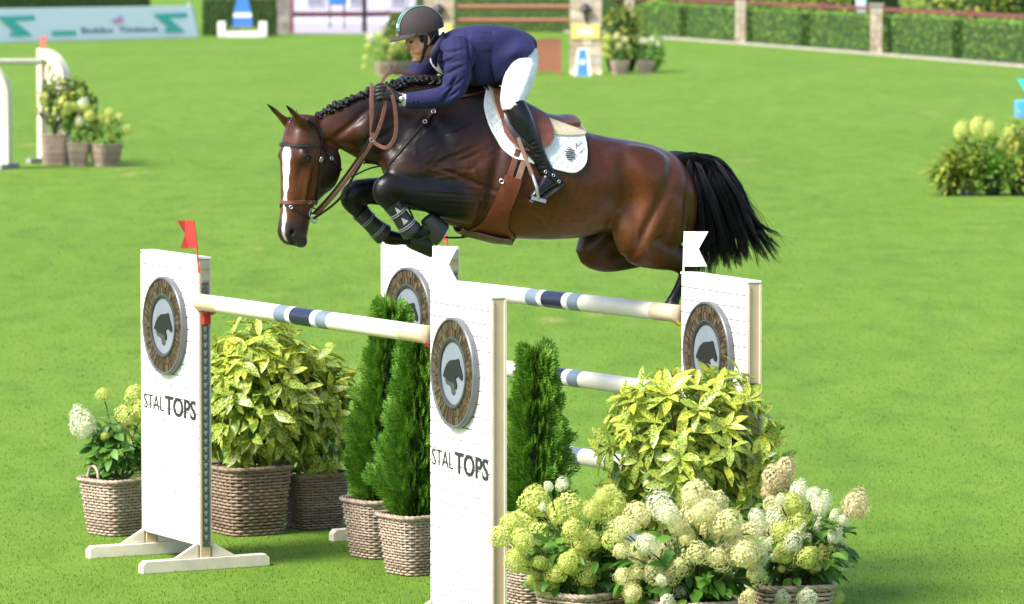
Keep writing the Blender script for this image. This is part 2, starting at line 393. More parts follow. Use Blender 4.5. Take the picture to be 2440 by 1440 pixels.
# ---- flags
def flag(p, ang, mat, label, lean=(0, 0), h=.40, cd=(1, 0, 0), w=.135, hh=.20):
    t = thing('jump_flag', label, 'flag', p, 0, 'flags on the oxer wings')
    top = Vector((lean[0], lean[1], h)); d = Vector(cd).normalized()
    MB().tube([(0, 0, -.06), top * .5, top], .0055, 8).build('flag_pole', mat, t, 40)
    ax = top.normalized()
    pr = [(0, 0), (.5, 0), (1, 0), (.62, -.5), (1, -1), (.5, -1), (0, -1), (0, -.5)]
    mb = MB(); n = d.cross(ax).normalized()
    P = [top + d * (x * w) + ax * (y * hh) + n * (.008 * math.sin(x * 4)) for x, y in pr]
    vs = [p_ + n * .0012 for p_ in P] + [p_ - n * .0012 for p_ in P]; k = 8
    fr = [(0, 1, 3, 7), (1, 2, 3), (7, 3, 5, 6), (3, 4, 5)]
    mb.add(vs, fr + [tuple(i + k for i in reversed(q)) for q in fr] + [(i, (i + 1) % k, k + (i + 1) % k, k + i) for i in range(k)])
    mb.build('flag_cloth', mat, t); return t
def up3(p, z): return Vector((p[0], p[1], z))
uL = Vector((*UFL, 0)).normalized()
flag(up3(IFL, HT - .02) + uL * .012, 0, M_REDC, 'red swallowtail flag on the far left wing', (-.03, 0), .255, (-1, -.15, 0), .10, .168)
flag(up3(IBL, HT - .02) + uL * .012, 0, M_REDC, 'red flag mostly hidden behind the front hooves', (-.02, 0), .20, (-1, .3, 0), .10, .12)
flag(up3(IFR, HT + .01) + uL * .05, 0, M_WHC, 'white swallowtail flag on the nearest wing', (.0, 0), .225, (1, -.1, 0))
flag(up3(IBR, HT + .01) + uL * .03, 0, M_WHC, 'white swallowtail flag in front of the black tail', (.008, 0), .235, (1, -.1, 0))
# ---- rails
def rail_mat():
    m, nt, b = newmat('rail_paint')
    tc = nt.nodes.new('ShaderNodeTexCoord').outputs['Object']; sp = nt.nodes.new('ShaderNodeSeparateXYZ'); nt.links.new(tc, sp.inputs[0])
    mr = nd(nt, 'ShaderNodeMath', operation='ADD'); mr.inputs[1].default_value = .5; nt.links.new(sp.outputs[0], mr.inputs[0])
    CRM = (.80, .74, .62); TAN = (.62, .47, .32); GR = (.17, .215, .27); NV = (.014, .017, .045); WH = (.80, .80, .78)
    R = nt.nodes.new('ShaderNodeValToRGB'); R.color_ramp.interpolation = 'CONSTANT'; e = R.color_ramp.elements
    st = [(0, TAN), (.10, CRM), (.375, GR), (.425, WH), (.445, NV), (.535, WH), (.555, GR), (.605, CRM), (.90, TAN)]
    while len(e) < len(st): e.new(.5)
    for i, (p, c) in enumerate(st): e[i].position = p; e[i].color = (*c, 1)
    nt.links.new(mr.outputs[0], R.inputs[0])
    d = noise(nt, 14, 5, .7, tc)
    c = mixc(nt, .35, R.outputs[0], ramp(nt, d, [(.35, (.75, .74, .72)), (.6, (1, 1, 1))]), 'MULTIPLY')
    nt.links.new(c, b.inputs['Base Color']); b.inputs['Roughness'].default_value = .32; return m
M_RAIL = rail_mat()
def rail(a, b, label):
    a = Vector(a); b = Vector(b); d = b - a; L = d.length
    mb = MB(); mb.lathe([(.001, -.5), (.046, -.5), (.051, -.498), (.051, -.2), (.051, .2), (.051, .498), (.046, .5), (.001, .5)], 28, Matrix(((0, 0, 1), (1, 0, 0), (0, 1, 0))).to_4x4(), caps=False)
    o = mb.build('rail', M_RAIL, None, 40); o.location = (a + b) / 2
    q = d.to_track_quat('X', 'Z'); o.rotation_mode = 'QUATERNION'; o.rotation_quaternion = q; o.scale = (L, 1, 1)
    return tag(o, label, 'rail', 'striped rails of the oxer')
fa = up3(IFL, 1.625) + uL * .025; fb = up3(IFR, 1.625) - uL * .015
rail(fa, fb, 'cream rail with navy band between the far left and nearest wings')
ba = up3(IBL, 1.65) + uL * .025; bb = up3(IBR, 1.65) - uL * .015
for k, (dz, lb) in enumerate(((0, 'top rail of the back row, under the horse belly'), (.455, 'second rail from the top in the back row, ending behind the speckled shrub'),
                              (.915, 'third rail from the top in the back row, low beside the conifer'), (1.37, 'lowest rail of the back row, almost hidden behind pale flower heads'))):
    rail(ba - Vector((0, 0, dz)), bb - Vector((0, 0, dz)), lb)
# ================================================================== the horse
HD = Vector((-math.cos(math.radians(20)), -math.sin(math.radians(20)), 0))     # heading
HN = Vector((-HD.y, HD.x, 0)) ; HN = HN if HN.y < 0 else -HN                    # near (left) side of the horse
H0 = PY(1600, 420, 26.78)                                                        # a point of its middle plane, at the rump
def HW(px, py, lat=0.0, n=None):
    """the place seen at a pixel on the plane lat metres to the near side of the horse's middle"""
    n = n or HN; d = ray(px, py); p0 = H0 + HN * lat
    return cC + d * ((p0 - cC).dot(n) / d.dot(n))
HS = 417.0
def ringpts(top, bot, w, lat=0.0, n=20, pt=2.0, pb=2.0, wp=.5):
    """closed section between two pixels of the middle plane; wp height of the widest place (0 bottom .. 1 top), pt / pb fullness above and below"""
    a = HW(*bot, lat); b = HW(*top, lat); up = b - a; out = []
    for k in range(n):
        t = 2 * PI * k / n; c, s_ = math.cos(t), math.sin(t)
        e = pt if s_ > 0 else pb; hh = (1 - wp) if s_ > 0 else wp
        x = math.copysign(abs(c) ** (2 / e), c); y = math.copysign(abs(s_) ** (2 / e), s_)
        out.append(a + up * (wp + y * hh) + HN * (x * w))
    return out
def smooth_rings(spec, n=3):
    """interpolate ring specifications (top, bot, w, pt, pb, wp)"""
    A = [np.array([*s[0], *s[1], *s[2:]], float) for s in spec]; out = []
    for i in range(len(A) - 1):
        a, b, c, d = A[max(i - 1, 0)], A[i], A[i + 1], A[min(i + 2, len(A) - 1)]
        for k in range(n):
            t = k / n; out.append(.5 * (2 * b + (c - a) * t + (2 * a - 5 * b + 4 * c - d) * t * t + (3 * b - a - 3 * c + d) * t ** 3))
    out.append(A[-1]); return out
def body_loft(mb, spec, lat=0):
    mb.loft([ringpts(r[0:2], r[2:4], max(r[4], .01), lat, 24, r[5], r[6], r[7]) for r in smooth_rings(spec)])
def limb(mb, pts, n=14):
    """pts: (px, py, lat, r in line, r across); a tapering tube through them"""
    A = [np.array(p, float) for p in pts]; B = []
    for i in range(len(A) - 1):
        a, b, c, d = A[max(i - 1, 0)], A[i], A[i + 1], A[min(i + 2, len(A) - 1)]
        for k in range(4):
            t = k / 4; B.append(.5 * (2 * b + (c - a) * t + (2 * a - 5 * b + 4 * c - d) * t * t + (3 * b - a - 3 * c + d) * t ** 3))
    B.append(A[-1]); P = [HW(p[0], p[1], p[2]) for p in B]; rings = []
    for i, p in enumerate(P):
        t = (P[min(i + 1, len(P) - 1)] - P[max(i - 1, 0)]).normalized(); y = (HN - t * HN.dot(t)).normalized(); x = t.cross(y)
        rings.append([p + x * math.cos(2 * PI * k / n) * B[i][3] + y * math.sin(2 * PI * k / n) * B[i][4] for k in range(n)])
    mb.loft(rings)
def blob(mb, px, py, lat, rx, ry, rz, rot=0, n=14):
    """muscle: an ellipsoid, rx along the image, ry across the horse, rz up, turned by rot degrees in the plane of the horse"""
    c = HW(px, py, lat); f = -HD; u = Vector((0, 0, 1)); a = math.radians(rot)
    ex = f * math.cos(a) + u * math.sin(a); ez = -f * math.sin(a) + u * math.cos(a); rings = []
    for i in range(1, n):
        t = PI * i / n
        rings.append([c + ex * (-math.cos(t) * rx) + (HN * math.cos(2 * PI * k / n) * ry + ez * math.sin(2 * PI * k / n) * rz) * math.sin(t) for k in range(n)])
    mb.loft(rings)
hb = MB()
# trunk: (top pixel, bottom pixel, half width, fullness top, bottom, height of widest)
body_loft(hb, [((925, 325), (920, 392), .09, 2, 2, .5), ((950, 275), (932, 425), .17, 2, 2.1, .5), ((1000, 232), (985, 480), .225, 1.9, 2.2, .42), ((1060, 208), (1050, 527), .25, 1.6, 2.2, .40),
               ((1120, 199), (1120, 553), .265, 1.5, 2.1, .42), ((1200, 214), (1200, 568), .295, 1.7, 2.1, .46), ((1290, 262), (1290, 572), .315, 2.0, 2.1, .48), ((1370, 305), (1375, 568), .315, 2.1, 2.1, .50),
               ((1440, 324), (1440, 552), .30, 2.1, 2.1, .55), ((1510, 335), (1500, 560), .30, 2.1, 2.0, .60), ((1565, 349), (1560, 580), .285, 2.0, 2.0, .62), ((1610, 376), (1605, 585), .235, 2.0, 2.0, .62), ((1640, 425), (1638, 565), .15, 2, 2, .6), ((1650, 465), (1649, 520), .05, 2, 2, .5)])
# neck
body_loft(hb, [((1110, 204), (1010, 480), .17, 1.5, 2, .40), ((1040, 196), (945, 420), .165, 1.5, 2, .42), ((975, 200), (905, 398), .135, 1.5, 2, .45), ((910, 216), (868, 386), .115, 1.5, 2, .45), ((850, 238), (840, 372), .100, 1.6, 2, .45),
               ((795, 263), (815, 358), .088, 1.7, 2, .5), ((755, 285), (790, 345), .078, 2, 2, .5), ((728, 300), (765, 335), .06, 2, 2, .5)])
# shoulder, chest and quarter muscles, near and far
for s in (1, -1):
    L = lambda v: v * s
    blob(hb, 1085, 372, L(.145), .17, .105, .22, -22)          # shoulder blade
    blob(hb, 985, 405, L(.135), .17, .10, .145, 8)             # point of shoulder
    blob(hb, 1110, 455, L(.165), .17, .09, .15, -12)           # triceps
    blob(hb, 935, 385, L(.085), .07, .085, .11, 0)             # breast
    blob(hb, 1530, 430, L(.185), .25, .135, .20, -25)          # croup and thigh
    blob(hb, 1580, 500, L(.17), .155, .125, .25, 10)           # hamstring
    blob(hb, 1455, 400, L(.225), .10, .07, .11, -30)          # hip
    blob(hb, 895, 320, L(.05), .16, .085, .13, -25)            # neck muscle
# near hind leg
limb(hb, [(1555, 455, .17, .22, .14), (1527, 525, .18, .185, .135), (1522, 578, .18, .135, .115), (1560, 600, .175, .105, .085), (1610, 618, .165, .075, .06), (1640, 640, .16, .06, .045), (1630, 666, .155, .042, .034), (1610, 704, .15, .034, .030), (1603, 720, .15, .042, .036), (1600, 732, .15, .034, .032)])
# far hind leg, drawn further up under the belly
limb(hb, [(1500, 470, -.17, .20, .13), (1440, 560, -.18, .13, .115), (1408, 597, -.18, .092, .092), (1440, 615, -.18, .085, .08), (1510, 608, -.175, .08, .065), (1575, 600, -.17, .058, .048), (1640, 610, -.165, .045, .04), (1655, 650, -.16, .034, .03), (1650, 695, -.16, .032, .03), (1645, 722, -.16, .042, .036), (1655, 740, -.16, .034, .03)])
blob(hb, 1420, 597, -.18, .115, .09, .095, -30)
# near foreleg
limb(hb, [(1125, 472, .15, .155, .10), (1065, 468, .165, .130, .10), (1010, 460, .17, .102, .085), (960, 450, .17, .084, .072), (927, 447, .17, .082, .07), (918, 462, .17, .074, .064), (936, 490, .17, .050, .046), (958, 520, .17, .037, .034), (980, 548, .17, .042, .04), (995, 556, .17, .044, .042), (1012, 550, .17, .036, .034), (1025, 540, .17, .036, .036)])
# far foreleg
limb(hb, [(1075, 460, -.14, .13, .09), (1000, 458, -.15, .11, .09), (935, 457, -.155, .09, .08), (878, 456, -.155, .076, .066), (847, 462, -.155, .078, .068), (840, 478, -.155, .070, .062), (860, 507, -.155, .047, .043), (888, 535, -.155, .036, .034), (915, 558, -.155, .040, .038), (932, 567, -.155, .044, .042), (960, 570, -.155, .034, .033), (985, 574, -.155, .036, .036)])
# head, in its own frame: a down the face, b out of the forehead, c to the near side
YAW = math.radians(40); hh = Vector((-math.cos(YAW), -math.sin(YAW), 0)); q = math.radians(9)
hA = (hh * math.sin(q) - Vector((0, 0, 1)) * math.cos(q)).normalized(); hB = (hh * math.cos(q) + Vector((0, 0, 1)) * math.sin(q)).normalized()
hC = hA.cross(hB); hC = hC if hC.y < 0 else -hC
POLL = HW(727, 288, .0)
def HP(t, b, c=0.0): return POLL + hA * t + hB * b + hC * c
hst = [(-.035, .035, -.09, .05), (.0, .075, -.13, .078), (.06, .10, -.165, .098), (.13, .112, -.20, .110), (.20, .115, -.262, .114), (.27, .108, -.285, .104), (.34, .098, -.262, .092), (.41, .088, -.185, .080), (.48, .082, -.130, .062),
       (.55, .080, -.118, .059), (.61, .080, -.112, .066), (.655, .070, -.105, .066), (.69, .045, -.082, .055), (.712, .01, -.055, .035)]
rings = []; A = [np.array(s, float) for s in hst]
for i in range(len(A) - 1):
    a, b, c, d = A[max(i - 1, 0)], A[i], A[i + 1], A[min(i + 2, len(A) - 1)]
    for k in range(3):
        t = k / 3; r = .5 * (2 * b + (c - a) * t + (2 * a - 5 * b + 4 * c - d) * t * t + (3 * b - a - 3 * c + d) * t ** 3)
        ring = []
        for j in range(24):
            an = 2 * PI * j / 24; cs, sn = math.cos(an), math.sin(an)
            wp = .62; D = r[1] - r[2]; mid = r[2] + D * wp; hgt = (r[1] - mid) if sn > 0 else (mid - r[2])
            e = 2.6 if sn > 0 else 1.7
            ring.append(HP(r[0], mid + math.copysign(abs(sn) ** (2 / e), sn) * hgt, math.copysign(abs(cs) ** (2 / e), cs) * r[3]))
        rings.append(ring)
hb.loft(rings)
def hblob(t, b, c, ra, rb, rc, n=12):
    ce = HP(t, b, c); rr = []
    for i in range(1, n):
        th = PI * i / n
        rr.append([ce + hA * (-math.cos(th) * ra) + (hB * math.cos(2 * PI * k / n) * rb + hC * math.sin(2 * PI * k / n) * rc) * math.sin(th) for k in range(n)])
    hb.loft(rr)
for s in (1, -1):
    hblob(.20, .045, s * .092, .055, .040, .030)      # brow
    hblob(.24, -.14, s * .070, .13, .105, .036)       # cheek
    hblob(.34, -.01, s * .068, .14, .018, .022)       # cheek bone crest
    hblob(.635, .030, s * .050, .045, .038, .026)     # nostril rim
hblob(.675, -.075, 0, .040, .035, .045)               # chin
for s in (1, -1):                                     # ears, pricked forwards
    base = HP(.045, .035, s * .068); ex = (hB * .92 - hA * .62 + hC * (.10 * s)).normalized(); L = .20
    side = (hC * (1.0) + hA * .1).normalized(); side = (side - ex * side.dot(ex)).normalized(); fr = ex.cross(side)
    rr = []
    for k, (tt, w1, w2) in enumerate(((-.25, .030, .026), (0, .036, .028), (.2, .040, .026), (.45, .037, .020), (.7, .026, .014), (.9, .012, .009), (1.0, .004, .004))):
        rr.append([base + ex * (tt * L) + side * math.cos(2 * PI * j / 12) * w1 + fr * math.sin(2 * PI * j / 12) * w2 + hB * (.02 * tt * tt) for j in range(12)])
    hb.loft(rr)
raw = hb.mesh('body')
bm = bmesh.new(); bm.from_mesh(raw); bmesh.ops.recalc_face_normals(bm, faces=bm.faces); bm.to_mesh(raw); bm.free()
def fuse(me, vox, it, fac=.5, keep=None):
    """fuse overlapping lofts into one skin and relax it"""
    t = bpy.data.objects.new('fuse', me); COL.objects.link(t)
    m = t.modifiers.new('r', 'REMESH'); m.mode = 'VOXEL'; m.voxel_size = vox; m.use_smooth_shade = True
    s = t.modifiers.new('s', 'SMOOTH'); s.iterations = it; s.factor = fac
    bpy.context.view_layer.update(); out = bpy.data.meshes.new_from_object(t.evaluated_get(bpy.context.evaluated_depsgraph_get()))
    bpy.data.objects.remove(t); return out
hm = fuse(raw, .0085, 9)
# ---- fine form: veins and folds of the shoulder, flank hollow, nostrils, eye sockets
co = np.empty(len(hm.vertices) * 3, np.float32); hm.vertices.foreach_get('co', co); co = co.reshape(-1, 3).astype(float)
no = np.empty(len(hm.vertices) * 3, np.float32); hm.vertex_normals.foreach_get('vector', no); no = no.reshape(-1, 3).astype(float)
hdv = np.array(HD)
def relax(me, mask_fn, it):
    """extra smoothing where mask_fn says"""
    n = len(me.vertices); c = np.empty(n * 3, np.float32); me.vertices.foreach_get('co', c); c = c.reshape(-1, 3).astype(float)
    e = np.empty(len(me.edges) * 2, np.int32); me.edges.foreach_get('vertices', e); e = e.reshape(-1, 2); deg = np.bincount(e.ravel(), minlength=n).astype(float)[:, None]
    w = mask_fn(c)[:, None]
    for _ in range(it):
        s = np.zeros_like(c)
        for k in range(3): s[:, k] = np.bincount(e[:, 0], c[e[:, 1], k], n) + np.bincount(e[:, 1], c[e[:, 0], k], n)
        c = c + w * .6 * (s / deg - c)
    me.vertices.foreach_set('co', c.astype(np.float32).ravel()); me.update(); return c
hnv = np.array(HN); o0 = np.array(H0)
lat = (co - o0) @ hnv
def topix(P):
    d = P - np.array(cC); dep = d @ np.array(cF); return np.stack([1220 + FPX * (d @ np.array(cR)) / dep, 720 - FPX * (d @ np.array(cU)) / dep], 1)
def trunk_mask(c):
    P = topix(c - ((c - np.array(H0)) @ np.array(HN))[:, None] * np.array(HN)); x, y = P[:, 0], P[:, 1]
    m = np.clip((x - 850) / 60, 0, 1) * np.clip((1660 - x) / 10, 0, 1)
    lim = np.where(x < 1160, 425 + np.clip(x - 1060, 0, 100) * 1.2, np.where(x < 1380, 600, 540))
    return m * np.clip((lim - y) / 30, 0, 1)
co = relax(hm, trunk_mask, 30)
no = np.empty(len(hm.vertices) * 3, np.float32); hm.vertex_normals.foreach_get('vector', no); no = no.reshape(-1, 3).astype(float)
lat = (co - o0) @ hnv
base_pix = topix(co - lat[:, None] * hnv)            # where each point lies in the plane of the horse, in pixel units
def gauss(cx, cy, rx, ry, rot=0, P=None):
    P = base_pix if P is None else P; a = math.radians(rot); dx = P[:, 0] - cx; dy = P[:, 1] - cy
    u = (dx * math.cos(a) + dy * math.sin(a)) / rx; v = (-dx * math.sin(a) + dy * math.cos(a)) / ry
    return np.exp(-(u * u + v * v))
hl = (co - np.array(POLL)); ht, hbk, hc = hl @ np.array(hA), hl @ np.array(hB), hl @ np.array(hC)
def g3(t, b, c, rt, rb, rc): return np.exp(-(((ht - t) / rt) ** 2 + ((hbk - b) / rb) ** 2 + ((hc - c) / rc) ** 2))
head = (np.clip((.02 - (base_pix[:, 0] - 800) / 400), 0, 1) * (ht > -.08) * (ht < .8) * (np.abs(hc) < .2) * (hbk > -.36) * (base_pix[:, 0] < 835)).clip(0, 1)
headm = ((ht > .1) & (hbk < .16) & (np.abs(hc) < .16) & (hbk > -.33) & (base_pix[:, 0] < 840)).astype(float)
disp = np.zeros(len(co))
side = np.clip((np.abs(lat) - .06) / .09, 0, 1) ** 2
disp -= .040 * gauss(1462, 470, 26, 75, -12) * side                # flank hollow
disp -= .024 * gauss(1495, 540, 12, 75, 24) * side                 # edge of the thigh
disp += .012 * gauss(1480, 400, 22, 60, -30) * side
disp -= .024 * gauss(1140, 420, 14, 120, 12) * side                # behind the shoulder
disp -= .010 * gauss(1030, 330, 14, 110, -28) * side
disp -= .016 * gauss(1600, 500, 15, 95, 8) * side
disp -= .014 * gauss(1545, 430, 14, 80, 20) * side
disp -= .018 * gauss(870, 335, 60, 9, -28) * (np.abs(lat) > .03)
disp -= .016 * gauss(820, 300, 60, 8, -40) * (np.abs(lat) > .03)
rk = np.random.RandomState(3)
for (x0, y0, x1, y1) in ((1180, 470, 1300, 520), (1300, 520, 1410, 535), (1230, 500, 1290, 555), (1080, 380, 1120, 450), (1120, 450, 1165, 480), (1520, 480, 1500, 590), (1560, 520, 1545, 610), (990, 300, 960, 360), (930, 300, 860, 345)):
    for t in np.linspace(0, 1, 9):                                  # veins under the skin
        disp += .0028 * gauss(x0 + (x1 - x0) * t + 5 * math.sin(t * 7), y0 + (y1 - y0) * t + 5 * math.cos(t * 5), 7, 3.4, math.degrees(math.atan2(y1 - y0, x1 - x0))) * side
for k in range(7):                                                  # ribs
    disp -= .0014 * gauss(1255 + k * 24, 470 + k * 3, 6, 62, 10) * side
fold = np.zeros(len(co))
for k in range(26):                                                # skin folds over the shoulder
    cx, cy = 1000 + rk.rand() * 130, 290 + rk.rand() * 120
    fold += (rk.rand() * .8 + .3) * gauss(cx, cy, 4.2, 20 + 24 * rk.rand(), 44 + rk.rand() * 30)
disp -= .0050 * np.minimum(fold, 1.5) * side
for k in range(9):
    cx, cy = 1010 + rk.rand() * 70, 395 + rk.rand() * 50
    disp += .004 * gauss(cx, cy, 30 + 20 * rk.rand(), 2.6, rk.rand() * 40 - 20) * side
disp -= .016 * gauss(1080, 425, 60, 5, 22) * side                  # crease above the forearm
for k in range(7): disp += .004 * gauss(1030 + rk.rand() * 50, 440 + 12 * k, 60, 3, 4) * side * (base_pix[:, 0] > 960)
for s in (1, -1):
    disp -= .034 * g3(.640, .044, s * .068, .026, .018, .022)      # nostril
    disp -= .016 * g3(.215, .035, s * .112, .026, .020, .030)      # eye socket
    disp -= .010 * g3(.17, .035, s * .11, .02, .03, .03)
    disp -= .016 * g3(.38, -.04, s * .09, .10, .022, .05); disp -= .012 * g3(.30, .055, s * .10, .08, .025, .04); disp += .010 * g3(.215, .05, s * .115, .04, .03, .03); disp += .008 * g3(.33, .0, s * .09, .11, .012, .04)
    disp -= .008 * g3(.655, -.055, s * .07, .008, .06, .05)        # mouth line
    disp -= .014 * g3(-.03, .115, s * .075, .05, .022, .02)        # ear cup
co2 = co + no * disp[:, None]
hm.vertices.foreach_set('co', co2.astype(np.float32).ravel()); hm.update()
# ---- coat colours: bay with dark neck and shoulder, black legs, white blaze; bounced light painted on the belly
px, py = base_pix[:, 0], base_pix[:, 1]
def sm(a, b, x): t = np.clip((x - a) / (b - a), 0, 1); return t * t * (3 - 2 * t)
n1 = np.zeros(len(co)); 
for k in range(14):
    a = rk.randn(3) * (6 if k < 7 else 22); n1 += np.sin(co @ a + rk.rand() * 6) / 14
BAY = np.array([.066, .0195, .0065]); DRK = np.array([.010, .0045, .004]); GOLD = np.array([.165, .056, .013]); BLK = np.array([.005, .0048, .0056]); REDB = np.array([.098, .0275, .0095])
C = np.tile(BAY, (len(co), 1))
def lay(col, w):
    global C
    w = np.clip(w, 0, 1)[:, None]; C = C * (1 - w) + col * w
lay(GOLD, .75 * gauss(1290, 535, 190, 65) + .5 * gauss(1500, 480, 60, 100) * .6)  # golden belly: warm light off the grass put into the coat colour
lay(REDB, .8 * gauss(1580, 450, 90, 120))
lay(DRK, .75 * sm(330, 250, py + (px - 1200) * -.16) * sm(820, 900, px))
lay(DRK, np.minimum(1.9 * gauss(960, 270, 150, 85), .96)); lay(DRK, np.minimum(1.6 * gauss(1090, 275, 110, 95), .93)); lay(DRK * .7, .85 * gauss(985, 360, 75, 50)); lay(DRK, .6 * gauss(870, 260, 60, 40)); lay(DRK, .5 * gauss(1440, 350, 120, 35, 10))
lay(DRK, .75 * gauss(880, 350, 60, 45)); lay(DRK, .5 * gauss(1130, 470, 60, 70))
lay(REDB, .5 * gauss(1110, 360, 40, 60)); lay(REDB, .9 * gauss(800, 318, 55, 22, -25))
lay(REDB * .9, .6 * gauss(1090, 520, 60, 25))
leg = np.zeros(len(co))
fore = (px < 1120) & (py > 420) & (np.abs(lat) > .05)
pl = [(1060, 474), (985, 460), (901, 448), (912, 490), (961, 556), (1016, 545)]; pf = [(1082, 462), (957, 457), (867, 464), (882, 507), (939, 560), (1042, 576)]
def dpoly(P, poly):
    d = np.full(len(P), 1e9)
    for (x0, y0), (x1, y1) in zip(poly[:-1], poly[1:]):
        vx, vy = x1 - x0, y1 - y0; t = np.clip(((P[:, 0] - x0) * vx + (P[:, 1] - y0) * vy) / (vx * vx + vy * vy), 0, 1)
        d = np.minimum(d, np.hypot(P[:, 0] - x0 - t * vx, P[:, 1] - y0 - t * vy))
    return d
leg = np.maximum(leg, (lat > .06) * sm(56, 40, dpoly(base_pix, pl) + 6 * n1) * sm(1120, 1050, px + 20 * n1)); leg = np.maximum(leg, (lat < -.05) * sm(58, 42, dpoly(base_pix, pf)) * sm(1060, 1000, px))
leg = np.maximum(leg, sm(650, 668, py))
leg = np.maximum(leg, .8 * sm(600, 650, py) * sm(1530, 1600, px))
leg = np.maximum(leg, .55 * gauss(1600, 610, 60, 40))
lay(BLK, leg)
lay(BLK, .75 * (lat < -.06) * sm(1440, 1560, px) * sm(560, 600, py))
lay(DRK * .6, .6 * (lat < 0) * gauss(1450, 575, 60, 40))
# head
hm_ = headm
lay(REDB * .95, .9 * hm_)
lay(DRK * 1.05, hm_ * .92 * sm(-.05, -.13, hbk) * sm(.10, .2, ht))
lay(DRK, hm_ * .75 * np.clip(g3(.20, .06, .1, .07, .05, .09) + g3(.20, .06, -.1, .07, .05, .09), 0, 1))
lay(GOLD * .8, hm_ * .55 * np.clip(g3(.40, .0, .08, .10, .035, .05) + g3(.40, .0, -.08, .10, .035, .05), 0, 1))
lay(np.array([.022, .016, .016]), hm_ * sm(.52, .62, ht) * .95)
lay(np.array([.012, .01, .01]), hm_ * sm(.66, .71, ht) * .9)
for s in (1, -1): lay(np.array([.004, .003, .003]), hm_ * np.clip(2.0 * g3(.640, .044, s * .068, .024, .017, .026), 0, 1))
bw = .023 - .02 * sm(.14, .42, ht) * 0 + .010 * np.exp(-((ht - .22) / .05) ** 2) + .003 * np.sin(ht * 70) - .012 * sm(.30, .45, ht) + .004 * n1 * 3
bc = .012 + .010 * sm(.45, .65, ht)
lay(np.array([.80, .78, .76]), hm_ * sm(.006, -.002, np.abs(hc - bc) - bw) * sm(.02, .05, hbk) * sm(.150, .165, ht) * sm(.66, .60, ht))
lay(np.array([.62, .55, .52]), hm_ * .7 * sm(.008, 0, np.abs(hc - .012 - (ht - .6) * .12) - .004) * sm(.02, .05, hbk) * sm(.6, .62, ht) * sm(.70, .68, ht))
ear = (ht < .02) & (hbk > .02) & (np.abs(hc) < .16) & (px < 770)
ear = (hbk > .02) & (ht < .06) & (hbk + ht * -.7 > .10) & (np.abs(hc) < .16) & (px < 790)
lay(REDB, ear * .9); lay(BLK, ear * np.clip(sm(.16, .22, hbk - ht * .6) + .9 * np.clip(1.5 * (g3(-.04, .115, .075, .06, .02, .02) + g3(-.04, .115, -.075, .06, .02, .02)), 0, 1), 0, 1))
lay(BLK, ear * .8 * (hc < 0) * sm(-.065, -.085, hc) * 0)
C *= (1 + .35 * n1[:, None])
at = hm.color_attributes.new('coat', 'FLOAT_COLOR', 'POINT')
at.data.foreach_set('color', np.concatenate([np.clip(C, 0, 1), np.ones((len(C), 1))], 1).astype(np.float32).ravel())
def coat_mat():
    m, nt, b = newmat('horse_coat')
    vc = nd(nt, 'ShaderNodeVertexColor', layer_name='coat')
    tc = nt.nodes.new('ShaderNodeTexCoord').outputs['Object']
    f = noise(nt, 45, 4, .7, tc); c = mixc(nt, .45, vc.outputs[0], ramp(nt, f, [(.3, (.5, .48, .46)), (.7, (1.3, 1.25, 1.2))]), 'MULTIPLY')
    nt.links.new(c, b.inputs['Base Color'])
    mp = nd(nt, 'ShaderNodeMapping'); mp.inputs['Scale'].default_value = (1, 1, .28); nt.links.new(tc, mp.inputs[0])
    hf = noise(nt, 320, 3, .6, mp.outputs[0]); nt.links.new(ramp(nt, noise(nt, 9, 4, .6, tc), [(.3, (.27,) * 3), (.7, (.42,) * 3)]), b.inputs['Roughness'])
    setin(b, 'Specular IOR Level', .31)
    md = noise(nt, 26, 5, .65, tc)
    b1 = nd(nt, 'ShaderNodeBump', _Strength=.14, _Distance=.012); nt.links.new(md, b1.inputs['Height'])
    b2 = nd(nt, 'ShaderNodeBump', _Strength=.16, _Distance=.003); nt.links.new(hf, b2.inputs['Height']); nt.links.new(b1.outputs[0], b2.inputs['Normal'])
    nt.links.new(b2.outputs[0], b.inputs['Normal']); return m
M_COAT = coat_mat()
horse = thing('horse', 'dark bay horse with white blaze leaping over the oxer', 'horse', (H0.x - .9, H0.y - .3, 0))
INVH = Matrix.Translation(-Vector(horse.location))
def hpart(mb_or_me, name, mat, smooth=True, parent=None):
    me = mb_or_me.mesh(name) if isinstance(mb_or_me, MB) else mb_or_me
    if isinstance(mb_or_me, MB):
        bm = bmesh.new(); bm.from_mesh(me); bmesh.ops.recalc_face_normals(bm, faces=bm.faces); bm.to_mesh(me); bm.free()
    p = parent or horse; o = obj(name, me, mat, p, smooth); o.matrix_parent_inverse = Matrix.Translation(-Vector(p.location)); return o
hbody = hpart(hm, 'body', M_COAT)
HB = BVHTree.FromPolygons([Vector(p) for p in co2], [tuple(p.vertices) for p in hm.polygons])
def HIT(px, py, lift=.004):
    """the point of the horse's skin seen at a pixel, lifted off it"""
    d = ray(px, py).normalized(); h = HB.ray_cast(cC, d)
    if h[0] is None: return None
    n = h[1]; n = n if n.dot(d) < 0 else -n
    return h[0] + n * lift, n
def NEAR(p, lift=.004):
    h = HB.find_nearest(Vector(p)); n = h[1]; n = n if (Vector(p) - h[0]).dot(n) >= -1e-9 or True else n
    return h[0] + n * lift, n
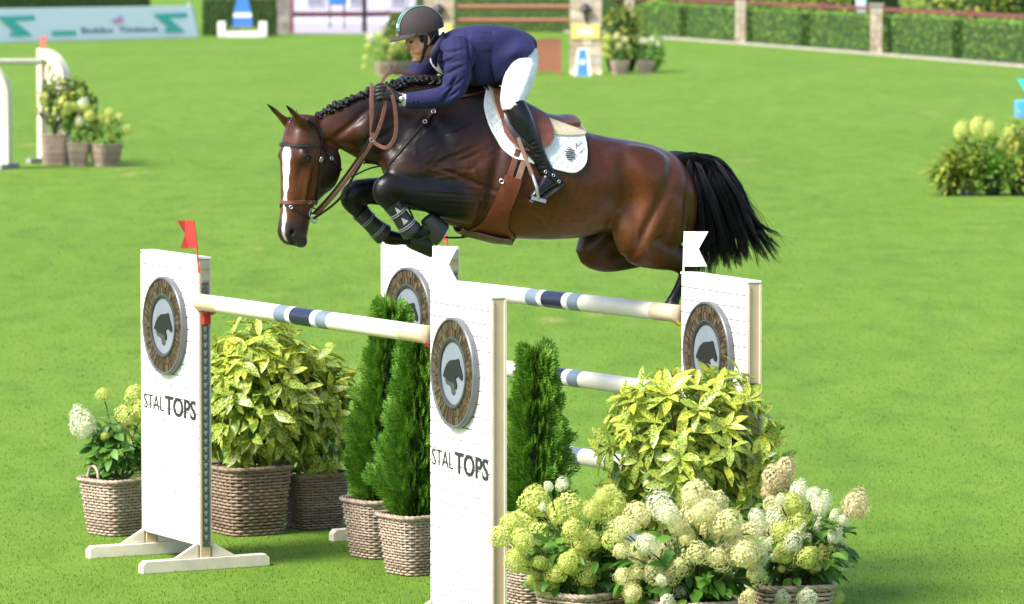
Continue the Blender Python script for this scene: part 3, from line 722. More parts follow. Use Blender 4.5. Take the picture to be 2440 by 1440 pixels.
# ---- eyes
M_EYE = plain('eye_dark', (.010, .006, .005), .18, spec=.5)
for s in (1, -1):
    c = HP(.215, .038, s * .096); mb = MB(); rr = []
    for i in range(1, 12):
        th = PI * i / 12; rr.append([c + hA * (-math.cos(th) * .026) + (hB * math.cos(2 * PI * k / 14) * .032 + hC * math.sin(2 * PI * k / 14) * .026) * math.sin(th) for k in range(14)])
    mb.loft(rr); e = hpart(mb, 'eye', M_EYE)
    mb = MB(); mb.tube([NEAR(HP(.196 + .014 * abs(t) ** 2, .038 + t * .036, s * .118), -.001)[0] for t in (-1, -.6, -.2, .2, .6, 1)], [.002, .005, .006, .006, .005, .002], 8); hpart(mb, 'eyelid', plain('eyelid', (.018, .012, .011), .45))
# ---- hooves
M_HOOF = plain('hoof', (.014, .014, .016), .4, var=.3, scale=25, bmp=.15)
def hoof(px, py, lat, dx, dy, L=.11, R=.062, R0=.046, tl=.16):
    c = HW(px, py, lat); d = (HW(px + dx, py + dy, lat) - c).normalized(); y = (HN - d * HN.dot(d)).normalized(); x = d.cross(y); rr = []
    for t, r in ((-.25, R0 * .85), (0, R0), (.35, R0 + (R - R0) * .4), (.9, R), (1.0, R), (1.0, R * .8)):
        rr.append([c + d * (t * L * (1 + tl * math.cos(2 * PI * k / 18))) + x * (math.cos(2 * PI * k / 18) * r * 1.12 + tl * t * .03) + y * math.sin(2 * PI * k / 18) * r for k in range(18)])
    o = hpart(MB().loft(rr), 'hoof', M_HOOF, 50)
    sh = [[c + d * (L * t * (1 + tl * math.cos(2 * PI * k / 18))) + x * (math.cos(2 * PI * k / 18) * r * 1.12 + tl * t * .03) + y * math.sin(2 * PI * k / 18) * r for k in range(18)] for t, r in ((.99, R * .995), (1.06, R * .99), (1.06, R * .72), (.99, R * .72))]
    hpart(MB().loft(sh, closed=True), 'horseshoe', M_STEEL, 50, horse)
hoof(1024, 527, .17, 24, 26, .105); hoof(985, 574, -.155, 40, 8, .105); hoof(1602, 726, .15, -8, 30, .062, .054, .042); hoof(1653, 738, -.16, 14, 26, .09)
# ---- plaited mane: a row of knots along the crest, and a roached strip of dark hair beneath
M_HAIR = plain('black_hair', (.007, .007, .009), .62, var=.4, scale=120, bmp=.5, bscale=240)
crest = catmull([HW(*p, 0) for p in ((748, 281), (775, 266), (800, 252), (850, 232), (910, 210), (975, 195), (1040, 191), (1100, 197))], 12)
mb = MB(); mb.tube(crest, [.012 + .006 * min(1, i / 20) + .003 * math.sin(i * 1.7) for i in range(len(crest))], 10, 1.1); hpart(mb, 'mane_strip', M_HAIR)
rr = random.Random(8); acc = 0
for i in range(1, len(crest)):
    acc += (crest[i] - crest[i - 1]).length
    if acc < .032: continue
    acc = rr.uniform(-.016, .010); t = (crest[min(i + 1, len(crest) - 1)] - crest[i - 1]).normalized(); up = (Vector((0, 0, 1)) - t * t.z).normalized(); sd = t.cross(up); sd = sd if sd.y < 0 else -sd
    mb = MB(); g = rr.uniform(.7, 1.15) * (.75 if i < 14 else 1); c = crest[i] + up * (.012 + rr.uniform(-.006, .006)) + sd * rr.uniform(.004, .016) + t * rr.uniform(-.006, .006)
    for q in range(4):                                              # four turns of a rolled plait
        ce = c + up * .008 - up * (q * .010 * g) + sd * (q * .006) + t * rr.uniform(-.008, .008); rings = []; ra = rr.uniform(.010, .0165) * g
        for k in range(1, 6):
            th = PI * k / 6; rings.append([ce + up * (-math.cos(th) * ra * .8) + (t * math.cos(2 * PI * j / 8) * ra + sd * math.sin(2 * PI * j / 8) * ra) * math.sin(th) * (1 + .2 * math.sin(j * 2.4 + q)) for j in range(8)])
        mb.loft(rings)
    hpart(mb, 'mane_plait', M_HAIR)
fl = MB(); rr = random.Random(2)                                   # stray forelock hairs
for k in range(26):
    a = HP(.0 + rr.uniform(-.03, .03), .07, rr.uniform(-.03, .03)); d = hA * rr.uniform(-.06, .13) + hB * rr.uniform(.01, .05) + hC * rr.uniform(-.03, .03)
    fl.tube([a, a + d * .5 + hB * .012, a + d], [.0016, .0012, .0004], 4)
hpart(fl, 'forelock', M_HAIR)
# ---- tail: many strands sweeping back and down
rr = random.Random(11); mb = MB()
dock = [HW(1572, 392, 0), HW(1610, 376, 0), HW(1660, 385, 0), HW(1688, 425, 0)]
dk = catmull(dock, 8); mb.tube(dk, [.05, .052, .052, .05, .05, .048, .046, .044, .042, .040, .038, .036, .034, .033, .032, .031, .03, .03, .029, .028, .027, .026, .024, .022, .02][:len(dk)], 10)
core = MB()
for lk in range(64):                                                # locks: each a bundle of strands round a guide
    u = rr.random(); v = (lk + .5) / 64; s0 = dk[int(u ** .8 * (len(dk) - 1))]; l0 = rr.gauss(0, .028); lv = l0 * 1.3 + rr.gauss(0, .05) + .01; wv = rr.uniform(6, 15); ph = rr.random() * 6
    ex = 1665 + 188 * v ** 1.15 + rr.gauss(0, 9); ey = 652 - 46 * v + rr.gauss(0, 14) - rr.random() ** 3 * 90
    G = [s0 + HN * l0 * .7, HW(1640 + 66 * v + rr.gauss(0, 4), 398 - 16 * v + rr.gauss(0, 4), l0), HW(1653 + 106 * v + rr.gauss(0, 7), 468 - 22 * v + rr.gauss(0, 8), lv), HW(1664 + 145 * v + wv * math.sin(ph), 560 - 26 * v + rr.gauss(0, 8), lv + rr.gauss(0, .015)), HW(ex, ey, lv + rr.gauss(0, .025))]
    G = catmull(G, 5); L = len(G)
    for k in range(44):
        a0, r0 = rr.random() * 2 * PI, rr.random() ** .6; w = rr.uniform(.0010, .0023); cut = rr.choice((0, 0, 0, 1, 2, 4)); wob = rr.uniform(-.006, .006); P = []
        for i, g0 in enumerate(G[:L - cut]):
            t = i / (L - 1); sp = (.016 + .020 * math.sin(PI * min(1, t * 1.15)) + .010 * t) * r0
            P.append(g0 + HN * math.cos(a0 + t * 1.5) * sp + (HD * .7 + Vector((0, 0, .7))) * math.sin(a0 + t * 1.5) * sp + Vector((0, 0, wob * math.sin(t * 9 + a0))))
        n = len(P); core.tube(P, [w * min(1, (n - i) / 6) for i in range(n)], 3)
for k in range(70):                                                # flying hairs
    v = rr.uniform(.55, 1); P = [HW(1690 + 20 * rr.random(), 410 + 30 * rr.random(), 0), HW(1755 + rr.gauss(0, 10), 470 + rr.gauss(0, 14), 0), HW(1795 + rr.gauss(0, 12), 530 + rr.gauss(0, 16), .02), HW(1850 + rr.gauss(0, 18), 600 + rr.gauss(0, 20), .03)]
    P = catmull(P, 5); core.tube(P, [.0011 * (1 - .7 * i / len(P)) for i in range(len(P))], 4)
M_TAIL = plain('tail_hair', (.008, .0075, .011), .45, var=.6, scale=14, spec=.3)
hpart(mb, 'tail_dock', M_HAIR); hpart(core, 'tail', M_TAIL)
# ================================================================== tack on the horse
M_BRN = plain('brown_leather', (.16, .055, .034), .38, var=.3, scale=18, bmp=.12, spec=.5)
M_BRN2 = plain('brown_rubber_rein', (.19, .075, .055), .5, var=.25, scale=40, bmp=.2)
M_BLKL = plain('black_leather', (.013, .012, .014), .32, var=.3, scale=20, bmp=.1)
M_DKBR = plain('dark_brown_leather', (.030, .015, .012), .6, var=.3, scale=20, bmp=.1, spec=.25)
M_TANL = plain('tan_strap', (.30, .17, .12), .5, var=.2, scale=20)
M_FLEECE = plain('cream_fleece', (.72, .60, .40), .95, var=.15, scale=60, bmp=1.0, bscale=160)
def quilt_mat():
    m, nt, b = newmat('white_quilt')
    tc = nt.nodes.new('ShaderNodeTexCoord').outputs['Object']; sp = nt.nodes.new('ShaderNodeSeparateXYZ'); nt.links.new(tc, sp.inputs[0])
    hs = []
    for a in (1, -1):                                                # diamond stitching as relief
        x = nd(nt, 'ShaderNodeMath', operation='MULTIPLY'); x.inputs[1].default_value = a; nt.links.new(sp.outputs[0], x.inputs[0])
        s = nd(nt, 'ShaderNodeMath', operation='ADD'); nt.links.new(x.outputs[0], s.inputs[0]); nt.links.new(sp.outputs[2], s.inputs[1])
        k = nd(nt, 'ShaderNodeMath', operation='MULTIPLY'); k.inputs[1].default_value = 62; nt.links.new(s.outputs[0], k.inputs[0])
        q = nd(nt, 'ShaderNodeMath', operation='SINE'); nt.links.new(k.outputs[0], q.inputs[0])
        ab = nd(nt, 'ShaderNodeMath', operation='ABSOLUTE'); nt.links.new(q.outputs[0], ab.inputs[0]); pw = nd(nt, 'ShaderNodeMath', operation='POWER'); pw.inputs[1].default_value = .4; nt.links.new(ab.outputs[0], pw.inputs[0]); hs.append(pw.outputs[0])
    mn = nd(nt, 'ShaderNodeMath', operation='MULTIPLY'); nt.links.new(hs[0], mn.inputs[0]); nt.links.new(hs[1], mn.inputs[1])
    b.inputs['Base Color'].default_value = (.80, .82, .84, 1); b.inputs['Roughness'].default_value = .8
    bump(nt, b, mn.outputs[0], .8, .006); return m
M_QUILT = quilt_mat()
def mir(p): p = Vector(p); return p - HN * (2 * (p - H0).dot(HN))
def lerp_rows(rows, n):
    """rows of pixel points -> resampled by Catmull along each row"""
    out = []
    for r in rows: out.append([(p.x, p.y) for p in catmull([Vector((x, y, 0)) for x, y in r], n)])
    return out
def drape(cols, lift, thick, n=4, hit=None, sub=3, spine=True, puff=0):
    """a thick sheet lying on the horse. cols: list of columns (front to rear), each a list of pixels (top to bottom). Both flanks, joined over the back"""
    hit = hit or HIT
    C = lerp_rows(cols, n); m = len(C[0])
    rows = [[C[c][i] for c in range(len(C))] for i in range(m)]; rows = lerp_rows(rows, sub); nc = len(rows[0])
    near_in, near_out = [], []
    for i, r in enumerate(rows):
        a, b = [], []
        for j, (x, y) in enumerate(r):
            h = hit(x, y, 0)
            if h is None: h = (HW(x, y, .10), (HN * .6 + Vector((0, 0, .8))).normalized())
            e = min(i, m - 1 - i if True else 9, j, nc - 1 - j); pf = puff * (1 - .5 ** e) if puff else 0
            a.append(h[0] + h[1] * lift); b.append(h[0] + h[1] * (lift + thick + pf))
        near_in.append(a); near_out.append(b)
    def relax(G):
        for _ in range(2):
            H = [[p.copy() for p in r] for r in G]
            for i in range(1, len(G) - 1):
                for j in range(1, nc - 1): H[i][j] = (G[i][j] * 2 + G[i - 1][j] + G[i + 1][j] + G[i][j - 1] + G[i][j + 1]) / 6
            G = H
        return G
    near_in = relax(near_in); near_out = relax(near_out)
    mb = MB()
    for far in (False, True):
        f = (lambda p: mir(p)) if far else (lambda p: p)
        vs = [f(p) for r in near_out for p in r] + [f(p) for r in near_in for p in r]; k = m * nc; fs = []
        for i in range(m - 1):
            for j in range(nc - 1):
                a = i * nc + j; fs.append((a, a + 1, a + nc + 1, a + nc)); fs.append((k + a, k + a + nc, k + a + nc + 1, k + a + 1))
        for j in range(nc - 1):
            fs.append((j, k + j, k + j + 1, j + 1)); a = (m - 1) * nc + j; fs.append((a, a + 1, k + a + 1, k + a))
        for i in range(m - 1):
            a = i * nc; fs.append((a, a + nc, k + a + nc, k + a)); a = i * nc + nc - 1; fs.append((a, k + a, k + a + nc, a + nc))
        if far and not spine: mb.twin = MB().add(vs, fs)
        else: mb.add(vs, fs)
    if spine:                                                       # over the back
        rr_ = []
        for j in range(nc):
            p = near_out[0][j]; q = near_in[0][j]; c = (p + mir(p)) / 2 + Vector((0, 0, .03)); rr_.append([p, c, mir(p), mir(q), c - Vector((0, 0, thick)), q])
        mb.loft(rr_)
    return mb
def strap(pix, w, lift=.003, thick=.004, hit=None, mirror=None):
    """a flat strap that follows the skin through pixels"""
    hit = hit or HIT; P = []; N = []
    for v in catmull([Vector((x, y, 0)) for x, y in pix], 6):
        h = hit(v.x, v.y, lift)
        if h is not None: P.append(h[0]); N.append(h[1])
    return ribbon(P, N, w, thick, mirror)
def ribbon(P, N, w, thick, mirror=None, mb=None):
    mb = mb or MB()
    for _ in range(2): P = [P[0]] + [(P[i - 1] + P[i] * 2 + P[i + 1]) / 4 for i in range(1, len(P) - 1)] + [P[-1]]
    for mm in ([None, mirror] if mirror else [None]):
        rings = []; tgt = mb
        if mm: tgt = mb.twin = MB()
        for i, p in enumerate(P):
            t = (P[min(i + 1, len(P) - 1)] - P[max(i - 1, 0)]).normalized(); n = (N[i] - t * N[i].dot(t)).normalized(); s = t.cross(n)
            q = [p - s * w / 2, p + s * w / 2, p + s * w / 2 * .9 + n * thick, p - s * w / 2 * .9 + n * thick]
            rings.append([mm(v) for v in q] if mm else q)
        tgt.loft(rings)
    return mb
def free(P, w, thick=.004, nrm=None, n=6, mb=None):
    P = catmull(P, n); nn = nrm or HN; return ribbon(P, [Vector(nn)] * len(P), w, thick, mb=mb)
def part(mb, name, mat, parent, smooth=40):
    for q in ([mb, mb.twin] if getattr(mb, 'twin', None) else [mb]):
        o = q.build(name, mat, parent, smooth); o.matrix_parent_inverse = Matrix.Translation(-Vector(parent.location))
    return o
def ring3(c, ax, r, w, mb, n=16):
    ax = Vector(ax).normalized(); x = ax.orthogonal().normalized(); y = ax.cross(x)
    mb.tube([c + x * math.cos(2 * PI * k / n) * r + y * math.sin(2 * PI * k / n) * r for k in range(n)], w, 6, closed=True); return mb
# ---- saddle pad
pad = thing('saddle_pad', 'white quilted saddle pad under the saddle', 'saddle pad', HW(1290, 330, 0))
pc = [[(1159, 220), (1155, 256), (1167, 300), (1190, 342), (1222, 374)], [(1192, 232), (1198, 270), (1210, 312), (1226, 348), (1246, 381)], [(1245, 258), (1250, 290), (1258, 325), (1266, 358), (1280, 391)],
      [(1300, 290), (1303, 315), (1307, 345), (1312, 375), (1318, 401)], [(1350, 312), (1354, 335), (1357, 360), (1359, 385), (1359, 410)], [(1388, 325), (1393, 345), (1395, 367), (1392, 390), (1378, 405)]]
part(drape(pc, .004, .010, 4), 'quilted_pad', M_QUILT, pad, 50)
M_BIND = plain('white_binding', (.82, .84, .86), .7, var=.03)
edge = [c[-1] for c in pc]; bpix = [pc[0][0], pc[0][1], pc[0][2], pc[0][3]] + edge + [pc[-1][3], pc[-1][2], pc[-1][1], pc[-1][0]]
pp = []
for v in catmull([Vector((x, y, 0)) for x, y in bpix], 5):
    h = HIT(v.x, v.y, .011)
    if h: pp.append(h[0])
mb = MB(); mb.tube(pp, .0075, 6); mb.twin = MB().tube([mir(p) for p in pp], .0075, 6); part(mb, 'binding', M_BIND, pad)
M_LOGO = plain('logo_ink', (.02, .02, .03), .7)
mb = MB()                                                           # round striped emblem and two lines of handwriting on the pad
for k in range(7):
    y = -14 + k * 4.4; hw = math.sqrt(max(0, 14.5 ** 2 - y * y)) * .82
    if hw > 2: ribbon(*zip(*[HIT(1355 + x + (2 if k % 2 else 0), 370 + y + x * .15, .0175) for x in np.linspace(-hw, hw, 6)]), .0062, .002, mb=mb)
rr = random.Random(3)
for (x0, y0, x1, y1) in ((1366, 348, 1378, 338), (1372, 352, 1385, 343), (1380, 362, 1390, 357), (1376, 366, 1383, 364), (1368, 356, 1371, 345)):
    pts = [HIT(x0 + (x1 - x0) * t + rr.uniform(-1.4, 1.4), y0 + (y1 - y0) * t + rr.uniform(-1.8, 1.8), .0175) for t in np.linspace(0, 1, 7)]
    pts = [p for p in pts if p]; ribbon([p[0] for p in pts], [p[1] for p in pts], .0028, .002, mb=mb)
part(mb, 'emblem', M_LOGO, pad)
# ---- fleece half pad
fp = thing('half_pad', 'cream fleece half pad between saddle and quilted pad', 'saddle pad', HW(1290, 310, 0))
part(drape([[(1163, 214), (1170, 240), (1186, 282)], [(1195, 228), (1204, 255), (1216, 290)], [(1245, 254), (1252, 280), (1258, 306)], [(1300, 286), (1304, 304), (1306, 322)], [(1350, 304), (1354, 316), (1355, 328)], [(1388, 312), (1392, 318), (1391, 327)]], .012, .012, 4, puff=.010), 'fleece', M_FLEECE, fp, 60)
# ---- saddle
sad = thing('saddle', 'brown leather jumping saddle with girth and stirrups', 'saddle', HW(1270, 290, 0))
flapc = [[(1171, 226), (1178, 262), (1194, 304), (1212, 336), (1230, 356)], [(1205, 238), (1212, 275), (1224, 310), (1238, 342), (1252, 364)], [(1245, 262), (1252, 292), (1260, 322), (1268, 346), (1275, 362)], [(1282, 284), (1292, 304), (1300, 322), (1304, 340), (1298, 354)], [(1298, 292), (1306, 308), (1311, 322), (1312, 338), (1305, 350)]]
part(drape(flapc, .042, .008, 4), 'flap', M_BRN, sad, 45)
part(drape([[(1192, 262), (1200, 292), (1216, 326), (1232, 350)], [(1212, 268), (1222, 298), (1236, 330), (1248, 356)], [(1236, 285), (1246, 310), (1256, 338), (1262, 358)]], .049, .012, 4, spine=False, puff=.014), 'knee_block', M_BLKL, sad, 50)
mb = MB(); rings = []
for (x, yt, wd, dp) in ((1176, 214, .05, .05), (1183, 207, .075, .07), (1198, 214, .09, .075), (1225, 236, .105, .07), (1260, 258, .13, .06), (1295, 273, .16, .055), (1325, 279, .185, .05), (1347, 277, .185, .05), (1361, 277, .16, .045), (1367, 283, .11, .03)):
    c = HW(x, yt, 0); ring = []
    for k in range(20):
        a = 2 * PI * k / 20; cs, sn = math.cos(a), math.sin(a)
        xx = math.copysign(abs(cs) ** .8, cs) * wd
        z = (-.030 * (abs(cs) ** 2.2) + .012 * (1 - abs(cs))) if sn >= 0 else (-.030 * abs(cs) ** 2.2 - dp * abs(sn) ** .6)
        ring.append(c + HN * xx + Vector((0, 0, z)))
    rings.append(ring)
mb.loft(rings); part(mb, 'seat', M_BRN, sad, 60)
mb = MB(); mb.tube([HW(x, y, l) for x, y, l in ((1300, 296, .17), (1330, 304, .19), (1355, 304, .17), (1368, 300, .10), (1372, 298, 0), (1368, 300, -.10), (1355, 304, -.17), (1330, 304, -.19), (1300, 296, -.17))], .012, 8); part(mb, 'cantle_binding', M_DKBR, sad)
for (x0, y0, x1, y1, m_) in ((1229, 374, 1214, 421, M_BRN), (1250, 379, 1234, 426, M_TANL)):
    part(strap([(x0 + 5, y0 - 16), (x0, y0), ((x0 + x1) / 2, (y0 + y1) / 2), (x1, y1)], .034, .010, .005, mirror=mir), 'billet', m_, sad)
part(drape([[(1204, 416), (1190, 452), (1172, 492), (1148, 528), (1112, 549)], [(1216, 419), (1203, 458), (1186, 500), (1172, 535), (1158, 560)], [(1230, 423), (1216, 464), (1200, 508), (1194, 542), (1198, 566)], [(1244, 428), (1228, 472), (1212, 512), (1212, 542), (1228, 564)]], .006, .008, 5, spine=False), 'girth', plain('girth_leather', (.16, .034, .016), .4, var=.3, scale=15, bmp=.1), sad, 45)
mb = MB(); rows = []                                               # belly guard closing under the belly
for (x, y) in ((1104, 548), (1116, 556), (1140, 566), (1170, 574), (1195, 580), (1212, 581), (1224, 576), (1231, 568)):
    h = HIT(x, y - 8, .014) or (HW(x, y - 8, .12), HN); p = h[0]; mp = mir(p); r = []
    for k in range(11):
        t = k / 10; r.append(p.lerp(mp, t) - Vector((0, 0, .030 * math.sin(PI * t) ** .6)))
    rows.append([v for v in r] + [v + Vector((0, 0, .008)) for v in reversed(r)])
mb.loft(rows); part(mb, 'belly_guard', plain('guard_leather_shaded', (.16, .085, .06), .5, var=.25, scale=12, bmp=.1), sad, 50)  # shading of the lower girth put into this grey-brown
mb = MB(); h = HIT(1196, 432, .016); ring3(h[0], h[1], .012, .003, mb); part(mb, 'girth_ring', M_STEEL, sad)
# stirrups: leather, iron, tread
for s in (1, -1):
    a = lambda x, y, l: HW(x, y, l) if s > 0 else mir(HW(x, y, l))
    nn = HN * s
    part(free([a(1234, 328, .325), a(1243, 352, .335), a(1256, 387, .345), a(1268, 416, .35)], .022, .004, nn), 'stirrup_leather', M_TANL, sad)
    mb = MB(); pts = [a(1283, 472, .40), a(1278, 445, .405), a(1271, 422, .38), a(1269, 416, .35), a(1270, 424, .315), a(1276, 447, .29), a(1280, 474, .285)]
    mb.tube(catmull(pts, 5), .009, 8); part(mb, 'stirrup_iron', M_STEEL, sad)
    mb = MB(); p0, p1 = a(1284, 476, .405), a(1281, 478, .28); mb.bar(p0, p1, .085, .020, (0.25, 0, 1)); part(mb, 'stirrup_tread', plain('tread_grey', (.20, .22, .25), .45, .4), sad)
# ---- breastplate with martingale
bp = thing('breastplate', 'thin leather breastplate strap running from saddle to chest', 'breastplate', HW(1010, 330, 0))
part(strap([(1166, 216), (1130, 226), (1095, 233), (1058, 242), (1042, 250)], .015, .004, .004, mirror=mir), 'neck_strap', M_DKBR, bp)
part(strap([(1048, 244), (1036, 262), (1012, 290), (990, 316), (968, 342), (948, 368), (926, 392)], .017, .004, .005, mirror=mir), 'shoulder_strap', M_DKBR, bp)
for (x, y) in ((1033, 268), (1012, 292)):
    h = HIT(x, y, .010); mb = MB(); ring3(h[0], h[1], .011, .003, mb); part(mb, 'buckle', M_STEEL, bp)
mb = MB(); mb.tube(catmull([HW(918, 394, .03), HW(880, 402, .06), HW(845, 418, .11), HW(828, 422, .13)], 6), .005, 6); part(mb, 'martingale_fork', M_BLKL, bp)
mb = MB(); mb.tube(catmull([HW(918, 394, -.03), HW(872, 388, .0), HW(868, 390, .06)], 6), .006, 6); part(mb, 'martingale_fork', M_BLKL, bp)
mb = MB(); mb.tube(catmull([HW(1165, 568, 0), HW(1130, 560, .0), HW(1100, 566, 0), HW(1060, 566, .0), HW(1010, 560, 0), HW(975, 500, 0), HW(930, 405, 0)], 8), .006, 6)
for x, y in ((1120, 561), (1106, 565), (1134, 560)): mb.tube([HW(x - 6, y, 0), HW(x, y - 3, 0), HW(x + 6, y, 0)], [.006, .013, .006], 6)
part(mb, 'girth_strap', M_BLKL, bp)
# ---- bridle
br = thing('bridle', 'dark leather bridle with reins on the horse head', 'bridle', POLL)
def hmir(p): p = Vector(p); return p - hC * (2 * (p - POLL).dot(hC))
M_BRID = plain('bridle_leather', (.018, .012, .012), .35, var=.3, scale=25, bmp=.1, spec=.4)
part(strap([(726, 286), (742, 290), (757, 306), (766, 328), (769, 347)], .022, .004, .006, mirror=hmir), 'headpiece', M_BRID, br)
part(strap([(768, 340), (766, 372), (762, 405), (759, 440), (755, 470), (750, 500)], .016, .004, .005, mirror=hmir), 'cheekpiece', M_BRID, br)
part(strap([(677, 343), (690, 345), (715, 347), (742, 347), (768, 346)], .020, .004, .008, mirror=hmir), 'browband', M_BRID, br)
part(strap([(770, 352), (784, 372), (798, 390), (812, 405), (821, 414)], .014, .004, .004, mirror=hmir), 'throatlash', M_BRID, br)
part(strap([(669, 481), (684, 483), (705, 482), (728, 480), (750, 480)], .020, .004, .007, mirror=hmir), 'noseband', M_BRN, br)
part(strap([(680, 490), (700, 498), (716, 508), (730, 518), (738, 520)], .013, .004, .004, mirror=hmir), 'flash_strap', M_BRID, br)
for (x, y) in ((764, 378), (788, 378), (693, 494), (762, 382), (736, 481)):
    h = HIT(x, y, .009)
    if h: mb = MB(); ring3(h[0], h[1], .009, .0028, mb, 10); part(mb, 'buckle', M_STEEL, br)
bit = HP(.53, -.115, .085); bitp = HIT(741, 508, .014); bit = bitp[0] if bitp else bit
mb = MB(); ring3(bit, hC, .030, .005, mb); ring3(bit + hA * .035 - hB * .012, hC, .018, .0045, mb); ring3(hmir(bit), hC, .030, .005, mb); mb.tube([bit, bit.lerp(hmir(bit), .5) , hmir(bit)], .007, 6); part(mb, 'bit', M_STEEL, br)
hand = HW(905, 228, .20)
p_reins = [bit, HW(790, 462, .13), HW(838, 398, .165), HW(878, 338, .19), HW(890, 300, .20), HW(896, 262, .205), hand]
part(free(p_reins, .016, .004), 'rein', M_BRID, br)
part(free([bit + Vector((.015, 0, -.01)), HW(800, 462, .12), HW(848, 398, .155), HW(886, 340, .195), HW(905, 300, .205), HW(918, 250, .21), HW(915, 232, .2)], .022, .004), 'rein', M_BRN2, br)
part(free([bit + Vector((0.0, 0, -.03)), HW(806, 478, .12), HW(840, 424, .14), HW(866, 380, .16), HW(886, 334, .19)], .014, .004), 'rein', M_BRID, br)
part(free([HW(885, 201, .10), HW(886, 215, .15), HW(885, 240, .185), HW(886, 290, .195), HW(886, 335, .195)], .024, .005), 'rein_loop', M_BRN2, br)
part(free([HW(912, 206, .225), HW(926, 214, .23), HW(938, 240, .235), HW(944, 290, .23), HW(940, 330, .225), HW(922, 352, .215), HW(900, 346, .2), HW(886, 334, .195)], .022, .005), 'rein_loop', M_BRN2, br)
part(free([HW(903, 214, .14), HW(912, 192, .09), HW(928, 174, .03), HW(955, 172, -.03), HW(1000, 181, -.07), HW(1040, 184, -.10), HW(1075, 190, -.14)], .020, .005, HN + Vector((0, 0, .5))), 'rein_loop', M_BRN2, br)
mb = MB(); ring3(HW(886, 334, .20), HN, .012, .003, mb); part(mb, 'rein_ring', M_STEEL, br)
# ---- tendon boots on the forelegs
M_TB = plain('boot_shell', (.016, .018, .022), .38, var=.2, scale=20)
for (pts, lt, nm) in (([(934, 486), (945, 502), (958, 522), (972, 541), (984, 554)], .17, 'black tendon boot with light cutouts on the near foreleg'), ([(858, 505), (872, 520), (888, 536), (904, 551), (917, 561)], -.155, 'black strapped tendon boot on the far foreleg')):
    t = thing('tendon_boot', nm, 'tendon boot', HW(*pts[2], lt), 0, 'boots on the forelegs')
    P = catmull([HW(x, y, lt) for x, y in pts], 4); n = len(P); rad = [.056, .055, .053, .051, .050, .049, .049, .049, .05, .051, .053, .055, .058, .060, .062, .063, .058][:n]
    mb = MB(); mb.tube(P, rad, 18); part(mb, 'shell', M_TB, t, 60)
    d = (P[-1] - P[0]).normalized(); sx = d.cross(HN).normalized()
    for q in (5, 11):
        mb = MB()
        for e in (-.006, .006): ring3(P[q] + d * e, d, rad[q] + .002, .0022, mb, 24)
        part(mb, 'strap', plain('strap_grey', (.24, .25, .27), .5), t)
    if lt > 0:
        for q, w in ((3, .014), (8, .017)):
            c = P[q] + HN * (rad[q] - .003) + sx * .006; mb = MB(); tri = [c + d * .022 + sx * w, c - d * .02 + sx * w * .3, c + d * .02 - sx * w]
            vs = tri + [p + HN * .006 for p in tri]; mb.add(vs, [(0, 1, 2), (3, 5, 4), (0, 3, 4, 1), (1, 4, 5, 2), (2, 5, 3, 0)]); part(mb, 'cutout', plain('cutout_grey', (.38, .38, .37), .6), t)
# ================================================================== the rider
M_SKIN = plain('skin', (.52, .25, .16), .5, var=.12, scale=30, sub=.12, bmp=.05)
M_JAC = None
def cloth_mat(name, col, rough, fs, st):
    m, nt, b = newmat(name); tc = nt.nodes.new('ShaderNodeTexCoord').outputs['Object']
    f = noise(nt, 7, 4, .6, tc); nt.links.new(ramp(nt, f, [(.3, tuple(c * .8 for c in col)), (.7, tuple(c * 1.15 for c in col))]), b.inputs['Base Color'])
    b.inputs['Roughness'].default_value = rough; setin(b, 'Sheen Weight', .03); setin(b, 'Sheen Roughness', .4); setin(b, 'Specular IOR Level', .25)
    mp = nd(nt, 'ShaderNodeMapping'); mp.inputs['Scale'].default_value = (1, .6, 1.6); mp.inputs['Rotation'].default_value = (0, .5, 0); nt.links.new(tc, mp.inputs[0])
    n1 = noise(nt, fs, 3, .5, mp.outputs[0]); wv = noise(nt, 400, 2, .5, tc)
    b1 = nd(nt, 'ShaderNodeBump', _Strength=st, _Distance=.02); nt.links.new(n1, b1.inputs['Height'])
    b2 = nd(nt, 'ShaderNodeBump', _Strength=.12, _Distance=.002); nt.links.new(wv, b2.inputs['Height']); nt.links.new(b1.outputs[0], b2.inputs['Normal']); nt.links.new(b2.outputs[0], b.inputs['Normal']); return m
M_JAC = cloth_mat('navy_jacket_cloth', (.017, .018, .072), .8, 16, .25)
M_BRE = cloth_mat('white_breeches_cloth', (.78, .79, .83), .75, 12, .12)
M_SHIRT = plain('white_shirt', (.8, .8, .82), .7, var=.04)
M_HELM = plain('helmet_suede', (.036, .026, .027), .85, var=.15, scale=40, bmp=.25, bscale=200)
M_TEAL = plain('teal_stripe', (.008, .14, .10), .4)
M_SILG = plain('silver_piping', (.26, .32, .33), .4, .3)
M_BOOT = plain('rider_boot_leather', (.008, .008, .011), .26, var=.3, scale=10, bmp=.18, bscale=40, spec=.35)
M_GLOVE = plain('glove_black', (.016, .016, .019), .55, var=.2, scale=40, bmp=.2)
rider = thing('person', 'rider in navy jacket, white breeches and dark helmet crouched over the horse', 'person', HW(1230, 240, 0))
